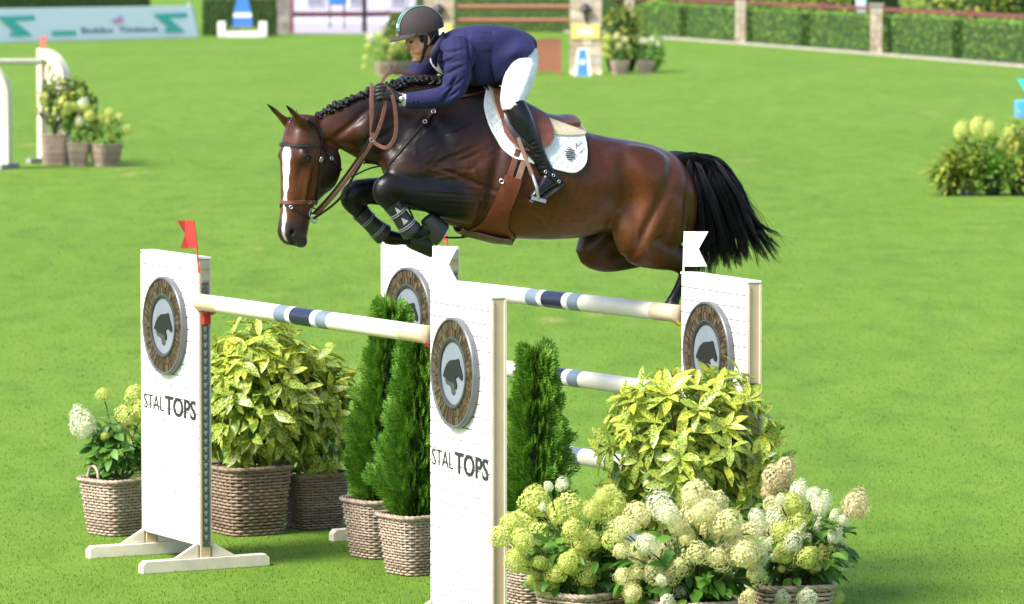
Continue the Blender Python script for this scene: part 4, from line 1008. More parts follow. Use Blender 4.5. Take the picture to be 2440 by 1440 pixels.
def rpart(mb, name, mat, vox=None, it=3, smooth=True, parent=None, post=None):
    if isinstance(mb, MB):
        me = mb.mesh(name); bm = bmesh.new(); bm.from_mesh(me); bmesh.ops.recalc_face_normals(bm, faces=bm.faces); bm.to_mesh(me); bm.free()
    else: me = mb
    if vox: me = fuse(me, vox, it); me.name = name
    if post:
        n = len(me.vertices); c = np.empty(n * 3, np.float32); me.vertices.foreach_get('co', c); c = c.reshape(-1, 3).astype(float)
        no_ = np.empty(n * 3, np.float32); me.vertex_normals.foreach_get('vector', no_); no_ = no_.reshape(-1, 3)
        c = c + no_ * post(c)[:, None]; me.vertices.foreach_set('co', c.astype(np.float32).ravel()); me.update()
    o = obj(name, me, mat, rider, smooth); o.matrix_parent_inverse = Matrix.Translation(-Vector(rider.location))
    if parent: o.parent = parent; o.matrix_parent_inverse = Matrix.Translation(-Vector(rider.location))
    return o
# head frame
rp = math.radians(17); ry = math.radians(16); fwd = Vector((-math.cos(ry), -math.sin(ry), 0))
rf = (fwd * math.cos(rp) - Vector((0, 0, 1)) * math.sin(rp)).normalized(); rs_ = Vector((-fwd.y, fwd.x, 0)); rs_ = rs_ if rs_.y < 0 else -rs_
ru = rs_.cross(rf); ru = ru if ru.z > 0 else -ru
RC = HW(1004, 92, .0)
def RP(u, f_, s=0.0): return RC + ru * u + rf * f_ + rs_ * s
bodyb = MB(); rings = []
st = [(-.122, .066, .030, .018), (-.112, .078, .005, .032), (-.09, .080, -.025, .046), (-.065, .078, -.05, .057), (-.03, .078, -.072, .066), (0, .080, -.088, .071), (.04, .088, -.096, .074), (.08, .080, -.096, .071), (.105, .058, -.078, .056), (.122, .02, -.04, .03)]
for (u_, fo, ba, wd) in st:
    mid = (fo + ba) / 2; hf = (fo - ba) / 2
    rings.append([RP(u_, mid + math.copysign(abs(math.cos(2 * PI * k / 24)) ** .9, math.cos(2 * PI * k / 24)) * hf, math.sin(2 * PI * k / 24) * wd) for k in range(24)])
bodyb.loft(rings)
def rblob(mb, u_, f_, s, a, b, c, n=12):
    ce = RP(u_, f_, s); rr_ = []
    for i in range(1, n):
        th = PI * i / n; rr_.append([ce + ru * (-math.cos(th) * a) + (rf * math.cos(2 * PI * k / n) * b + rs_ * math.sin(2 * PI * k / n) * c) * math.sin(th) for k in range(n)])
    mb.loft(rr_)
mb = bodyb
mb.loft([[RP(u_, f_ + c_ * math.cos(2 * PI * k / 10), w_ * math.sin(2 * PI * k / 10)) for k in range(10)] for u_, f_, c_, w_ in ((.022, .078, .012, .010), (.0, .088, .012, .012), (-.022, .096, .014, .015), (-.034, .096, .013, .018), (-.042, .086, .010, .014))])   # nose
rblob(mb, -.060, .078, 0, .009, .013, .022); rblob(mb, -.076, .076, 0, .009, .013, .020); rblob(mb, -.104, .070, 0, .016, .016, .020)
for s in (1, -1):
    rblob(mb, .020, .072, s * .030, .012, .014, .026); rblob(mb, -.022, .048, s * .040, .034, .032, .024); rblob(mb, -.048, .040, s * .036, .036, .036, .024); rblob(mb, -.030, .015, s * .048, .040, .040, .022)
    rblob(mb, -.012, -.015, s * .074, .032, .018, .008); rblob(mb, -.03, -.008, s * .073, .014, .012, .008)
limb(mb, [(1024, 108, 0, .055, .058), (1040, 122, 0, .056, .060), (1062, 128, 0, .07, .09), (1085, 126, 0, .10, .14), (1130, 125, 0, .12, .15), (1190, 127, 0, .12, .14), (1232, 125, 0, .115, .14)])
AR = [(1085, 112, .155, .05, .05), (1092, 135, .20, .055, .055), (1088, 175, .225, .05, .05), (1078, 220, .24, .042, .042), (1030, 234, .235, .036, .036), (968, 237, .21, .026, .028), (940, 228, .205, .028, .022)]
AF = [(1062, 118, -.15, .05, .05), (1040, 135, -.20, .05, .05), (1010, 162, -.225, .048, .048), (985, 190, -.23, .042, .042), (962, 204, -.20, .034, .034), (935, 210, -.165, .026, .028), (918, 212, -.15, .026, .022)]
LN = [(1236, 122, .09, .09, .09), (1240, 160, .14, .075, .075), (1232, 200, .21, .066, .066), (1220, 244, .26, .052, .052), (1240, 285, .278, .046, .046), (1262, 335, .285, .042, .042), (1296, 400, .30, .032, .032), (1316, 424, .31, .034, .03), (1300, 440, .325, .03, .03), (1272, 466, .34, .022, .03)]
LF = [(x, y, -l, a, b) for x, y, l, a, b in LN]
for L_ in (AR, AF, LN, LF): limb(mb, L_)
def facepost(c):
    d = c - np.array(RC); u_ = d @ np.array(ru); f_ = d @ np.array(rf); s = d @ np.array(rs_)
    g = lambda a, b, e, ra, rb, rc: np.exp(-(((u_ - a) / ra) ** 2 + ((f_ - b) / rb) ** 2 + ((s - e) / rc) ** 2))
    o = -.004 * g(-.068, .09, 0, .003, .02, .022)
    for k in (1, -1): o -= .005 * g(.004, .078, k * .033, .012, .02, .018) + .004 * g(-.040, .095, k * .010, .006, .01, .006)
    return o
rbody = rpart(mb, 'body', M_SKIN, .005, 4, post=facepost)
for s in (1, -1):
    m2 = MB(); ce = RP(.003, .067, s * .033); rr_ = []
    for i in range(1, 8):
        th = PI * i / 8; rr_.append([ce + ru * (-math.cos(th) * .010) + (rf * math.cos(2 * PI * k / 10) * .012 + rs_ * math.sin(2 * PI * k / 10) * .013) * math.sin(th) for k in range(10)])
    m2.loft(rr_); rpart(m2, 'eye', M_EYE)
    m2 = MB(); m2.tube([RP(.022, .082, s * .014), RP(.026, .083, s * .03), RP(.022, .070, s * .048)], [.002, .003, .001], 6); rpart(m2, 'eyebrow', M_HAIR)
m2 = MB(); m2.loft([[RP(u_, ba * .98 + .04 + math.cos(2 * PI * k / 20) * (.062 + e), math.sin(2 * PI * k / 20) * (.072 + e)) for k in range(20)] for u_, ba, e in ((.06, -.09, .004), (.02, -.085, .004), (-.01, -.080, .003), (-.035, -.075, -.004), (-.05, -.07, -.012))]); 
hr = rpart(m2, 'hair', M_HAIR, .006, 2)
for s in (1, -1):
    m2 = MB(); m2.tube([RP(.03, .015, s * .074), RP(.0, .018, s * .0735), RP(-.018, .02, s * .070)], [.016, .012, .004], 8, .35, up=rs_); rpart(m2, 'sideburn', M_HAIR)
# ---- helmet
hmb = MB(); rings = []
for i in range(1, 13):
    th = (PI * .56) * i / 12; sn, cs = math.sin(th), math.cos(th)
    rings.append([RP(.052 + cs * .134, -.006 + math.cos(2 * PI * k / 28) * sn * (.128 if math.cos(2 * PI * k / 28) > 0 else .142), math.sin(2 * PI * k / 28) * sn * .100) for k in range(28)])
hmb.loft(rings)
for i in (0,):                                                     # peak
    pr = []
    for t in np.linspace(0, 1, 6):
        r = []
        for a in np.linspace(-1.15, 1.15, 15):
            f0 = -.006 + math.cos(a) * .124; s0 = math.sin(a) * .100; ex = t * .062 * max(0, math.cos(a * 1.25))
            r.append(RP(.046 - .006 * t - .010 * t * t + .010 * math.cos(a * 1.3), f0 + ex, s0 * (1 + .05 * t)))
        pr.append(r)
    vs = [p for r in pr for p in r]; k = len(vs); vs += [p - ru * .006 for p in vs]; fs = []
    for a in range(5):
        for b in range(14):
            q0 = a * 15 + b; fs.append((q0, q0 + 1, q0 + 16, q0 + 15)); fs.append((k + q0, k + q0 + 15, k + q0 + 16, k + q0 + 1))
    for b in range(14): q0 = 75 + b - 0; fs.append((q0, q0 + 1, k + q0 + 1, k + q0))
    for a in range(5): fs.append((a * 15, a * 15 + 15, k + a * 15 + 15, k + a * 15)); fs.append((a * 15 + 14, k + a * 15 + 14, k + a * 15 + 29, a * 15 + 29))
    hmb.add(vs, fs)
helm = rpart(hmb, 'helmet', M_HELM, smooth=50)
def hcurve(s, e=.002, t0=-.52, t1=.50, n=22):
    out = []
    for t in np.linspace(t0, t1, n):
        th = t * PI; cs, sn = math.cos(th), math.sin(th); R = (.142 if sn < 0 else .128)
        k = math.sqrt(max(0, 1 - (s / .1) ** 2)); out.append(RP(.052 + cs * (.134 * k + e), -.006 + sn * (R * k + e), s))
    return out
def band(s0, s1, e, t0, t1, mat, name):
    a, b = hcurve(s0, e, t0, t1), hcurve(s1, e, t0, t1); m2 = MB(); c = hcurve((s0 + s1) / 2, e, t0, t1)
    m2.loft([[a[i], c[i] , b[i], b[i] + (RC - b[i]) * .06, a[i] + (RC - a[i]) * .06] for i in range(len(a))]); rpart(m2, name, mat, smooth=50, parent=None)
band(-.026, .026, .004, -.45, .44, M_TEAL, 'helmet_stripe')
for s in (1, -1): m2 = MB(); m2.tube(hcurve(s * .028, .004, -.45, .46), .0032, 6); rpart(m2, 'helmet_piping', M_SILG)
band(-.016, .016, .007, .335, .385, plain('badge_white', (.75, .78, .78), .4), 'helmet_badge')
m2 = MB()
for s in (1, -1):
    P = [RP(.018, -.004, s * .082), RP(-.02, .0, s * .078), RP(-.06, .016, s * .066), RP(-.10, .035, s * .044), RP(-.122, .046, s * .014)]
    m2.tube(catmull(P, 4), [.016, .0155, .015, .0145, .0135, .0125, .0115, .011, .0105, .010, .009, .0085, .008, .008, .008, .008, .008], 8, .35, up=rs_ * s)
    m2.tube(catmull([RP(.010, -.07, s * .075), RP(-.02, -.04, s * .076), RP(-.05, .006, s * .070)], 4), .007, 6, .5, up=rs_ * s)
m2.tube([RP(-.122, .046, .014), RP(-.126, .048, 0), RP(-.122, .046, -.014)], .008, 6); rpart(m2, 'chin_strap', M_BLKL)
# ---- jacket
jb = MB()
body_loft(jb, [((1048, 96), (1026, 140), .070, 2, 2, .5), ((1062, 82), (1034, 160), .120, 2, 2, .55), ((1085, 70), (1062, 186), .190, 2.2, 2.2, .6), ((1120, 62), (1108, 203), .205, 2.3, 2.2, .62), ((1160, 59), (1152, 207), .19, 2.3, 2.2, .6), ((1200, 62), (1188, 205), .178, 2.3, 2.2, .6), ((1235, 70), (1214, 186), .178, 2.3, 2.1, .6), ((1258, 82), (1235, 165), .172, 2.2, 2.1, .6), ((1266, 92), (1250, 145), .14, 2, 2, .6)])
limb(jb, [(1088, 108, .14, .10, .08), (1092, 132, .195, .098, .082), (1090, 172, .23, .086, .074), (1080, 212, .245, .072, .066), (1058, 230, .245, .062, .060), (1020, 237, .238, .056, .054), (985, 240, .225, .049, .047), (966, 240, .215, .045, .044)])
limb(jb, [(1066, 114, -.14, .09, .08), (1045, 132, -.195, .088, .08), (1012, 160, -.23, .080, .074), (987, 188, -.24, .068, .064), (960, 204, -.205, .052, .05), (942, 209, -.175, .045, .044)])
def jacpost(c):
    pix = topix(c - ((c - o0) @ hnv)[:, None] * hnv * 0); l = (c - o0) @ hnv; nr = np.clip((l - .05) / .05, 0, 1); o = np.zeros(len(c)); R_ = np.random.RandomState(9)
    for k in range(48):                                            # folds at the elbow, shoulder and waist
        cx, cy, an = [(1095 + R_.rand() * 30 - 40, 120 + R_.rand() * 60, 60 + R_.rand() * 30), (1075 + R_.rand() * 25 - 12, 200 + R_.rand() * 30, 20 + R_.rand() * 40), (1180 + R_.rand() * 60, 100 + R_.rand() * 60, 60 + R_.rand() * 50)][k % 3]
        o -= .0075 * (.3 + R_.rand()) * gauss(cx, cy, 2.6 + 2 * R_.rand(), 18 + 16 * R_.rand(), an, pix) * nr
    o -= .006 * gauss(1205, 120, 1.8, 60, 4, pix) * nr; o -= .005 * gauss(1160, 80, 60, 1.6, 4, pix) * nr; o += .005 * gauss(1215, 152, 26, 5, -38, pix) * nr
    o -= .014 * gauss(1122, 140, 5, 55, -8, pix) * nr              # armhole
    o -= .010 * gauss(1060, 110, 4, 34, 25, pix) * nr
    return o
jac = rpart(jb, 'jacket', M_JAC, .0068, 4, post=jacpost)
# skirt of the jacket over the hips, lapel, collar, cuff buttons
def rsheet(cols, lat_f, name, mat, th=.006, n=5):
    C = lerp_rows(cols, n); m = len(C[0]); rows = lerp_rows([[C[c][i] for c in range(len(C))] for i in range(m)], n); nc = len(rows[0]); G = [[HW(x, y, lat_f(i / (m - 1), j / (nc - 1))) for j, (x, y) in enumerate(r)] for i, r in enumerate(rows)]
    m2 = MB(); vs = [p for r in G for p in r]; k = len(vs); vs += [p - HN * th for p in vs]; fs = []
    for i in range(m - 1):
        for j in range(nc - 1): a = i * nc + j; fs += [(a, a + 1, a + nc + 1, a + nc), (k + a, k + a + nc, k + a + nc + 1, k + a + 1)]
    for j in range(nc - 1): a = (m - 1) * nc + j; fs += [(j, k + j, k + j + 1, j + 1), (a, a + 1, k + a + 1, k + a)]
    for i in range(m - 1): a = i * nc; b = a + nc - 1; fs += [(a, a + nc, k + a + nc, k + a), (b, k + b, k + b + nc, b + nc)]
    m2.add(vs, fs); return rpart(m2, name, mat, smooth=60)
rsheet([[(1175, 72), (1172, 110), (1172, 150), (1180, 196)], [(1208, 70), (1205, 108), (1203, 148), (1202, 192)], [(1240, 76), (1238, 104), (1228, 138), (1208, 176)], [(1268, 96), (1275, 116), (1243, 148), (1206, 168)]], lambda i, j: .10 + .10 * math.sin(PI * min(1, .12 + i * .75)) + .035 * j * (.4 + i) + .008 * math.sin(9 * i + 5 * j), 'jacket_skirt', M_JAC)
rsheet([[(1180, 66), (1182, 76), (1185, 90)], [(1225, 66), (1228, 78), (1230, 92)], [(1272, 95), (1266, 97), (1262, 99)]], lambda i, j: .02 + .16 * i, 'jacket_vent', M_JAC)
m2 = MB(); m2.tube(catmull([HW(1048, 92, -.05), HW(1056, 84, 0), HW(1054, 92, .07), HW(1040, 118, .10), HW(1034, 138, .085), HW(1040, 160, .06)], 5), [.012, .014, .016, .018, .019, .02, .02, .02, .02, .02, .02, .02, .021, .022, .023, .024, .024, .024, .023, .022, .02, .018, .016, .012, .008, .005], 8, .45, up=HN); rpart(m2, 'collar', plain('collar_navy', (.016, .016, .055), .8))
m2 = MB(); m2.tube(catmull([HW(1030, 138, .065), HW(1036, 152, .055), HW(1050, 168, .045), HW(1066, 178, .02)], 4), [.016, .018, .02, .02, .02, .02, .019, .018, .016, .014, .012, .01, .008], 8, .5, up=HN); rpart(m2, 'shirt', M_SHIRT)
for x in (984, 993):
    m2 = MB(); c = HW(x, 241, .277 - .012 * ((993 - x) / 9)); m2.lathe([(.001, .006), (.006, .005), (.007, 0)], 10, Matrix.Translation(c) @ HN.to_track_quat('Z', 'Y').to_matrix().to_4x4()); rpart(m2, 'cuff_button', M_DKBR)
m2 = MB(); m2.tube([HW(968, 240, .213), HW(958, 238, .21)], .036, 14); rpart(m2, 'shirt_cuff', M_SHIRT)
m2 = MB(); ring3(HW(957, 238, .21), HW(968, 240, .213) - HW(950, 236, .208), .035, .006, m2, 18); m2.tube([HW(957, 236, .242), HW(957, 236, .252)], .016, 12); rpart(m2, 'watch', M_STEEL)
# ---- breeches
bb_ = MB()
limb(bb_, [(1195, 125, .0, .105, .14), (1225, 125, 0, .115, .15), (1250, 128, 0, .075, .13)])
for s in (1, -1):
    limb(bb_, [(1234, 112, s * .085, .10, .10), (1243, 142, s * .12, .098, .10), (1239, 178, s * .18, .090, .092), (1229, 212, s * .228, .084, .082), (1221, 240, s * .255, .072, .070), (1222, 262, s * .262, .060, .06)])
def brepost(c):
    pix = topix(c); o = np.zeros(len(c)); R_ = np.random.RandomState(4)
    for k in range(7): o -= .0016 * R_.rand() * gauss(1265 - k * 4 + R_.rand() * 8, 138 + k * 15 + R_.rand() * 10, 14 + 14 * R_.rand(), 3, -28 + 22 * R_.rand(), pix)
    return o
rpart(bb_, 'breeches', M_BRE, .0085, 3, post=brepost)
# ---- boots
for s in (1, -1):
    m2 = MB()
    limb(m2, [(1224, 238, s * .258, .058, .060), (1226, 250, s * .262, .064, .066), (1240, 283, s * .277, .068, .068), (1256, 320, s * .284, .064, .064), (1278, 364, s * .294, .051, .052), (1295, 396, s * .302, .044, .044), (1310, 420, s * .31, .046, .042)])
    limb(m2, [(1332, 424, s * .318, .026, .026), (1322, 425, s * .316, .044, .036), (1306, 434, s * .32, .046, .038), (1288, 450, s * .33, .036, .042), (1272, 466, s * .338, .027, .040), (1263, 474, s * .342, .016, .026)])
    def bootpost(c):
        pix = topix(c); o = np.zeros(len(c)); R_ = np.random.RandomState(6)
        for k in range(9): o -= .0042 * (.4 + R_.rand()) * gauss(1262 + k * 5.6 + R_.rand() * 6, 338 + k * 9 + R_.rand() * 6, 12 + 16 * R_.rand(), 2.4, -40 + 46 * R_.rand(), pix)
        return o
    bo = rpart(m2, 'boot', M_BOOT, .0065, 2, post=bootpost)
    f_ = (lambda p: p) if s > 0 else mir
    m2 = MB(); m2.tube([f_(HW(1340, 437, .318)), f_(HW(1322, 447, .322)), f_(HW(1302, 461, .332)), f_(HW(1280, 477, .342)), f_(HW(1264, 481, .346))], [.026, .034, .034, .036, .024], 8, .25, up=Vector((.5, 0, .8))); rpart(m2, 'sole', plain('sole', (.05, .045, .04), .6))
    m2 = MB(); P = [f_(HW(*p)) for p in ((1296, 409, .348), (1312, 414, .352), (1328, 424, .345), (1340, 432, .32))]; m2.tube(catmull(P, 4), .008, 6); P = [f_(HW(*p)) for p in ((1300, 404, .345), (1314, 424, .36), (1333, 440, .345))]; m2.tube(catmull(P, 4), .005, 6); rpart(m2, 'spur_strap', M_BLKL)
    m2 = MB()
    for (x, y) in ((1300, 410), (1319, 418), (1332, 433)): ring3(f_(HW(x, y, .362)), HN, .008, .0025, m2, 10)
    rpart(m2, 'spur_buckle', M_STEEL)
m2 = MB(); m2.lathe([(.001, .005), (.008, .004), (.009, 0)], 12, Matrix.Translation(HW(1229, 250, .328)) @ HN.to_track_quat('Z', 'Y').to_matrix().to_4x4()); rpart(m2, 'boot_stud', M_STEEL)
# ---- gloved hands: a palm, four curled fingers and a thumb each
for s in (1, -1):
    ox, oy, ol = (0, 0, .205) if s > 0 else (-6, 4, -.15)
    k = 1 if s > 0 else -1; m2 = MB()
    q = lambda x, y, l: (x + ox, y + oy, ol + l * k)
    limb(m2, [(*q(960, 237, .004), .027, .030), (*q(947, 233, .004), .028, .032), (*q(934, 227, .008), .036, .026), (*q(922, 222, .012), .040, .022), (*q(914, 219, .012), .036, .018)], 12)
    for fi, (y0, L_) in enumerate(((207, 1.0), (215, 1.1), (224, 1.02), (232, .85))):
        limb(m2, [(*q(922, y0 + 3, .016), .0105, .0115), (*q(911, y0, .024), .0105, .011), (*q(911 - 11 * L_, y0 + 2, .018), .010, .0105), (*q(911 - 14 * L_, y0 + 6, .0), .0095, .010), (*q(911 - 8 * L_, y0 + 8, -.016), .009, .0095), (*q(911 - 1 * L_, y0 + 8, -.018), .0075, .008)], 8)
    limb(m2, [(*q(932, 214, -.004), .012, .012), (*q(921, 206, -.010), .0115, .0115), (*q(908, 202, -.008), .0105, .0105), (*q(897, 204, -.004), .009, .009)], 8)
    rpart(m2, 'glove', M_GLOVE, .0034, 1)
# ================================================================== potted plants
def wicker_mat(name, a, b_, c):
    m, nt, b = newmat(name); geo = nt.nodes.new('ShaderNodeNewGeometry'); tc = nt.nodes.new('ShaderNodeTexCoord').outputs['Object']
    f = noise(nt, 22, 4, .7, tc); col = ramp(nt, f, [(.28, a), (.5, b_), (.75, c)])
    col = mixc(nt, .35, col, ramp(nt, geo.outputs['Random Per Island'], [(0, a), (.5, b_), (1, c)]))
    nt.links.new(col, b.inputs['Base Color']); b.inputs['Roughness'].default_value = .7; return m
M_WICK = wicker_mat('wicker_grey', (.18, .12, .085), (.38, .285, .215), (.58, .475, .38))
M_WICK_SHADE = wicker_mat('wicker_shaded', (.11, .068, .045), (.24, .165, .115), (.40, .30, .23))  # darker copy of the wicker, the wing's shadow put into its colour
M_SOIL = plain('soil', (.035, .022, .015), .95, var=.5, scale=60, bmp=1)
def sq(a, t, e=5.0):
    c, s = math.cos(t), math.sin(t); k = (abs(c) ** e + abs(s) ** e) ** (-1 / e); return Vector((c * k * a, s * k * a, 0))
_bk = {}
def basket_meshes(h, a0, a1, rows):
    key = (h, a0, a1, rows)
    if key in _bk: return _bk[key]
    n = 80; NV = []; NF = []; k5 = 5
    rr = random.Random(7); mb = MB()
    for r in range(rows):
        z = .012 + (h - .03) * r / (rows - 1); a = a0 + (a1 - a0) * (z / h); pts = []; ph = (r % 2) * PI; j = rr.uniform(-.002, .002)
        for i in range(n):
            t = 2 * PI * i / n; p = sq(a + j + .0055 * math.sin(20 * t + ph), t); p.z = z + rr.uniform(-.0012, .0012); pts.append(p)
        mb.tube(pts, (h / rows) * .40, k5, up=(0, 0, 1), closed=True)
    weave = mb.mesh('weave')
    mb = MB()
    for i in range(40):
        t = 2 * PI * (i + .25) / 40; mb.tube([sq(a0, t), sq(a1, t) + Vector((0, 0, h))], .0035, 5)
    for i in range(0): pass
    stakes = mb.mesh('stakes')
    mb = MB()
    for s in (0, 1, 2):
        pts = []
        for i in range(n):
            t = 2 * PI * i / n; p = sq(a1 + .004 + .009 * math.sin(14 * t + s * 2.1), t); p.z = h - .004 + .008 * math.cos(14 * t + s * 2.1); pts.append(p)
        mb.tube(pts, .009, 6, up=(0, 0, 1), closed=True)
    rim = mb.mesh('rim')
    mb = MB(); mb.loft([[sq(a0 - .012, 2 * PI * i / 24) + Vector((0, 0, .004)) for i in range(24)], [sq(a0 + (a1 - a0) * .88 - .014, 2 * PI * i / 24) + Vector((0, 0, h * .88)) for i in range(24)]]); soil = mb.mesh('soil')
    mb = MB()
    pts = [Vector((a1 * .98, math.cos(t) * .055, h + .005 + math.sin(t) * .085)) for t in np.linspace(PI, 0, 12)]; mb.tube(pts, .010, 7)
    mb.tube([p + Vector((.006 * math.sin(i * 2), 0, 0)) for i, p in enumerate(pts)], .008, 6); hd = mb.mesh('handle')
    for m in (weave, stakes, rim, soil, hd):
        bm = bmesh.new(); bm.from_mesh(m); bmesh.ops.recalc_face_normals(bm, faces=bm.faces); bm.to_mesh(m); bm.free(); m.polygons.foreach_set('use_smooth', [True] * len(m.polygons))
    _bk[key] = (weave, stakes, rim, soil, hd); return _bk[key]
_bkm = {}
def basket(t, h, a0, a1, mat, yaw=0, handle=False, rows=20):
    for i, (nm, me) in enumerate(zip(('weave', 'stakes', 'rim', 'soil', 'handle'), basket_meshes(h, a0, a1, rows))):
        if nm == 'handle' and not handle: continue
        k = (me.name, mat.name)
        if k not in _bkm:
            c = me.copy(); c.materials.clear(); c.materials.append(M_SOIL if nm == 'soil' else mat); _bkm[k] = c
        for sgn in ((1, -1) if nm == 'handle' else (1,)):
            o = bpy.data.objects.new(nm, _bkm[k]); COL.objects.link(o); o.parent = t; o.rotation_euler = (0, 0, yaw + (PI if sgn < 0 else 0))
# ---- leaves
def leaf_arrays(w=.36, droop=.25, fold=.12, seg=6, wave=.0, tip=1.0):
    V = []; F_ = []
    for i in range(seg + 1):
        t = i / seg; hw = w / 2 * (math.sin(PI * min(1, t * .97 + .02) ** tip) ** .8 if 0 < t < 1 else .02)
        z = -droop * t * t; V += [(t, -hw, z + fold * hw * 2 + wave * math.sin(t * 11)), (t, 0, z), (t, hw, z + fold * hw * 2 - wave * math.sin(t * 11))]
    for i in range(seg):
        a = i * 3; F_ += [(a, a + 3, a + 4, a + 1), (a + 1, a + 4, a + 5, a + 2)]
    return np.array(V), np.array(F_)
def leaf_mesh(name, mat, **k):
    V, F_ = leaf_arrays(**k); me = bpy.data.meshes.new(name); me.from_pydata([tuple(v) for v in V], [], [tuple(f) for f in F_]); me.polygons.foreach_set('use_smooth', [True] * len(me.polygons)); me.materials.append(mat); return me
def place(d, n, s, p, roll=0):
    """matrix: leaf length along d, upper face towards n"""
    d = Vector(d).normalized(); n = Vector(n); y = n.cross(d); y = y.normalized() if y.length > 1e-5 else d.orthogonal().normalized(); z = d.cross(y)
    M = Matrix((d * s, y * s, z * s)).transposed().to_4x4(); M.translation = p
    return M @ Matrix.Rotation(roll, 4, 'X') if roll else M
M_AUC = leafmat('speckled_leaf', [(0, (.055, .14, .014)), (.5, (.10, .215, .02)), (1, (.15, .28, .028))], .34, .36, ((.52, .58, .10), 15, .49))
M_AUCY = leafmat('yellow_speckled_leaf', [(0, (.13, .25, .02)), (1, (.24, .34, .035))], .34, .32, ((.64, .66, .09), 14, .47))
M_HYL = leafmat('hydrangea_leaf', [(0, (.045, .14, .016)), (.6, (.09, .225, .024)), (1, (.15, .30, .04))], .45, .3)
M_STEM = plain('stem', (.09, .07, .035), .7, var=.4, scale=30)
M_STEMG = plain('green_stem', (.10, .15, .03), .6)
AUCL = [leaf_mesh('leaf', m, w=w_, droop=d_, fold=f_, wave=.012) for m in (M_AUC, M_AUCY) for w_, d_, f_ in ((.36, .22, .14), (.40, .34, .10), (.32, .12, .2))]
HYLL = [leaf_mesh('leaf', M_HYL, w=w_, droop=d_, fold=.16, wave=.01) for w_, d_ in ((.52, .25), (.46, .4))]
def inst(name, me, parent, M):
    o = bpy.data.objects.new(name, me); COL.objects.link(o); o.parent = parent; o.matrix_local = M; return o
def aucuba(label, base, cc, rad, seed, bh=.42, a0=.17, a1=.215, mat=None, yaw=.5, tips=46, L=(.12, .165), far=False, yz=.1, nin=300, group='speckled shrubs in baskets', droop=0.0):
    """base: ground point; cc: crown centre above it (dx, dy, z); rad: crown half sizes"""
    t = thing('speckled_shrub', label, 'potted shrub', base, 0, group); rr = random.Random(seed)
    basket(t, bh, a0, a1, mat or M_WICK, yaw)
    c = Vector(cc); mb = MB(); rd = Vector(rad)
    N = 0; inner = []; ga = PI * (3 - 5 ** .5)
    toc = (Vector((0, 0, CAMH)) - Vector(base)).normalized()
    for k in range(tips):
        zz = 1 - 1.86 * (k + .5) / tips; rxy = math.sqrt(max(0, 1 - zz * zz)); an = k * ga + rr.uniform(-.25, .25)
        q = Vector((rxy * math.cos(an), rxy * math.sin(an), zz)); rs = rr.uniform(.82, 1.06)
        p = c + Vector((q.x * rd.x, q.y * rd.y, q.z * rd.z)) * rs
        g = Vector((q.x / rd.x, q.y / rd.y, q.z / rd.z + .25)).normalized()
        if k % 3 == 0:
            mb.tube(catmull([Vector((rr.uniform(-.05, .05), rr.uniform(-.05, .05), bh * .8)), Vector((p.x * .35, p.y * .35, bh + (p.z - bh) * .45)), p - g * .05], 3), [.010, .009, .008, .007, .0065, .006, .005], 5)
        hidden = q.dot(toc) < -.25
        nl = rr.randint(6, 8); off = rr.random() * 6; e1 = g.orthogonal().normalized(); e2 = g.cross(e1)
        for j in range(nl):
            a = off + 2 * PI * j / nl + rr.uniform(-.25, .25); lift = rr.uniform(.15, .75) if j % 3 else rr.uniform(.7, 1.4)
            d = (e1 * math.cos(a) + e2 * math.sin(a)) + g * lift; d.z -= rr.uniform(.1, .45) + droop * (1.1 - max(0, q.z)); s = rr.uniform(*L) * (1.0 if j % 3 else .8)
            M = place(d, g + Vector((0, 0, .55)), s, p - g * rr.uniform(0, .03), rr.uniform(-.35, .35))
            if hidden or far or N >= 300: inner.append((M, rr.random())); continue
            ym = 3 if (q.z > yz and rr.random() < .62) or rr.random() < .12 else 0
            inst('leaf', AUCL[ym + rr.randint(0, 2)], t, M); N += 1
    for k in range(nin if not far else 420):                         # leaves inside the crown
        q = Vector((rr.gauss(0, 1), rr.gauss(0, 1), rr.gauss(0, 1))).normalized() * rr.uniform(.3, .82); p = c + Vector((q.x * rd.x, q.y * rd.y, q.z * rd.z))
        inner.append((place(q + Vector((rr.uniform(-.6, .6), rr.uniform(-.6, .6), rr.uniform(-.8, .2))), q + Vector((0, 0, .6)), rr.uniform(*L), p), rr.random()))
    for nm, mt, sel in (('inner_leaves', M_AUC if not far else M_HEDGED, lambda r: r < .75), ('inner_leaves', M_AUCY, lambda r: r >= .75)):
        TV, TF = leaf_arrays(.36, .25, .14, 4); Ms = [m for m, r in inner if sel(r)]
        if Ms: V, F_ = stamp(TV, TF, Ms); tag(np_mesh(nm, V, F_, mt, t, True), kind='stuff')
    mb.build('branches', M_STEM, t, True); return t
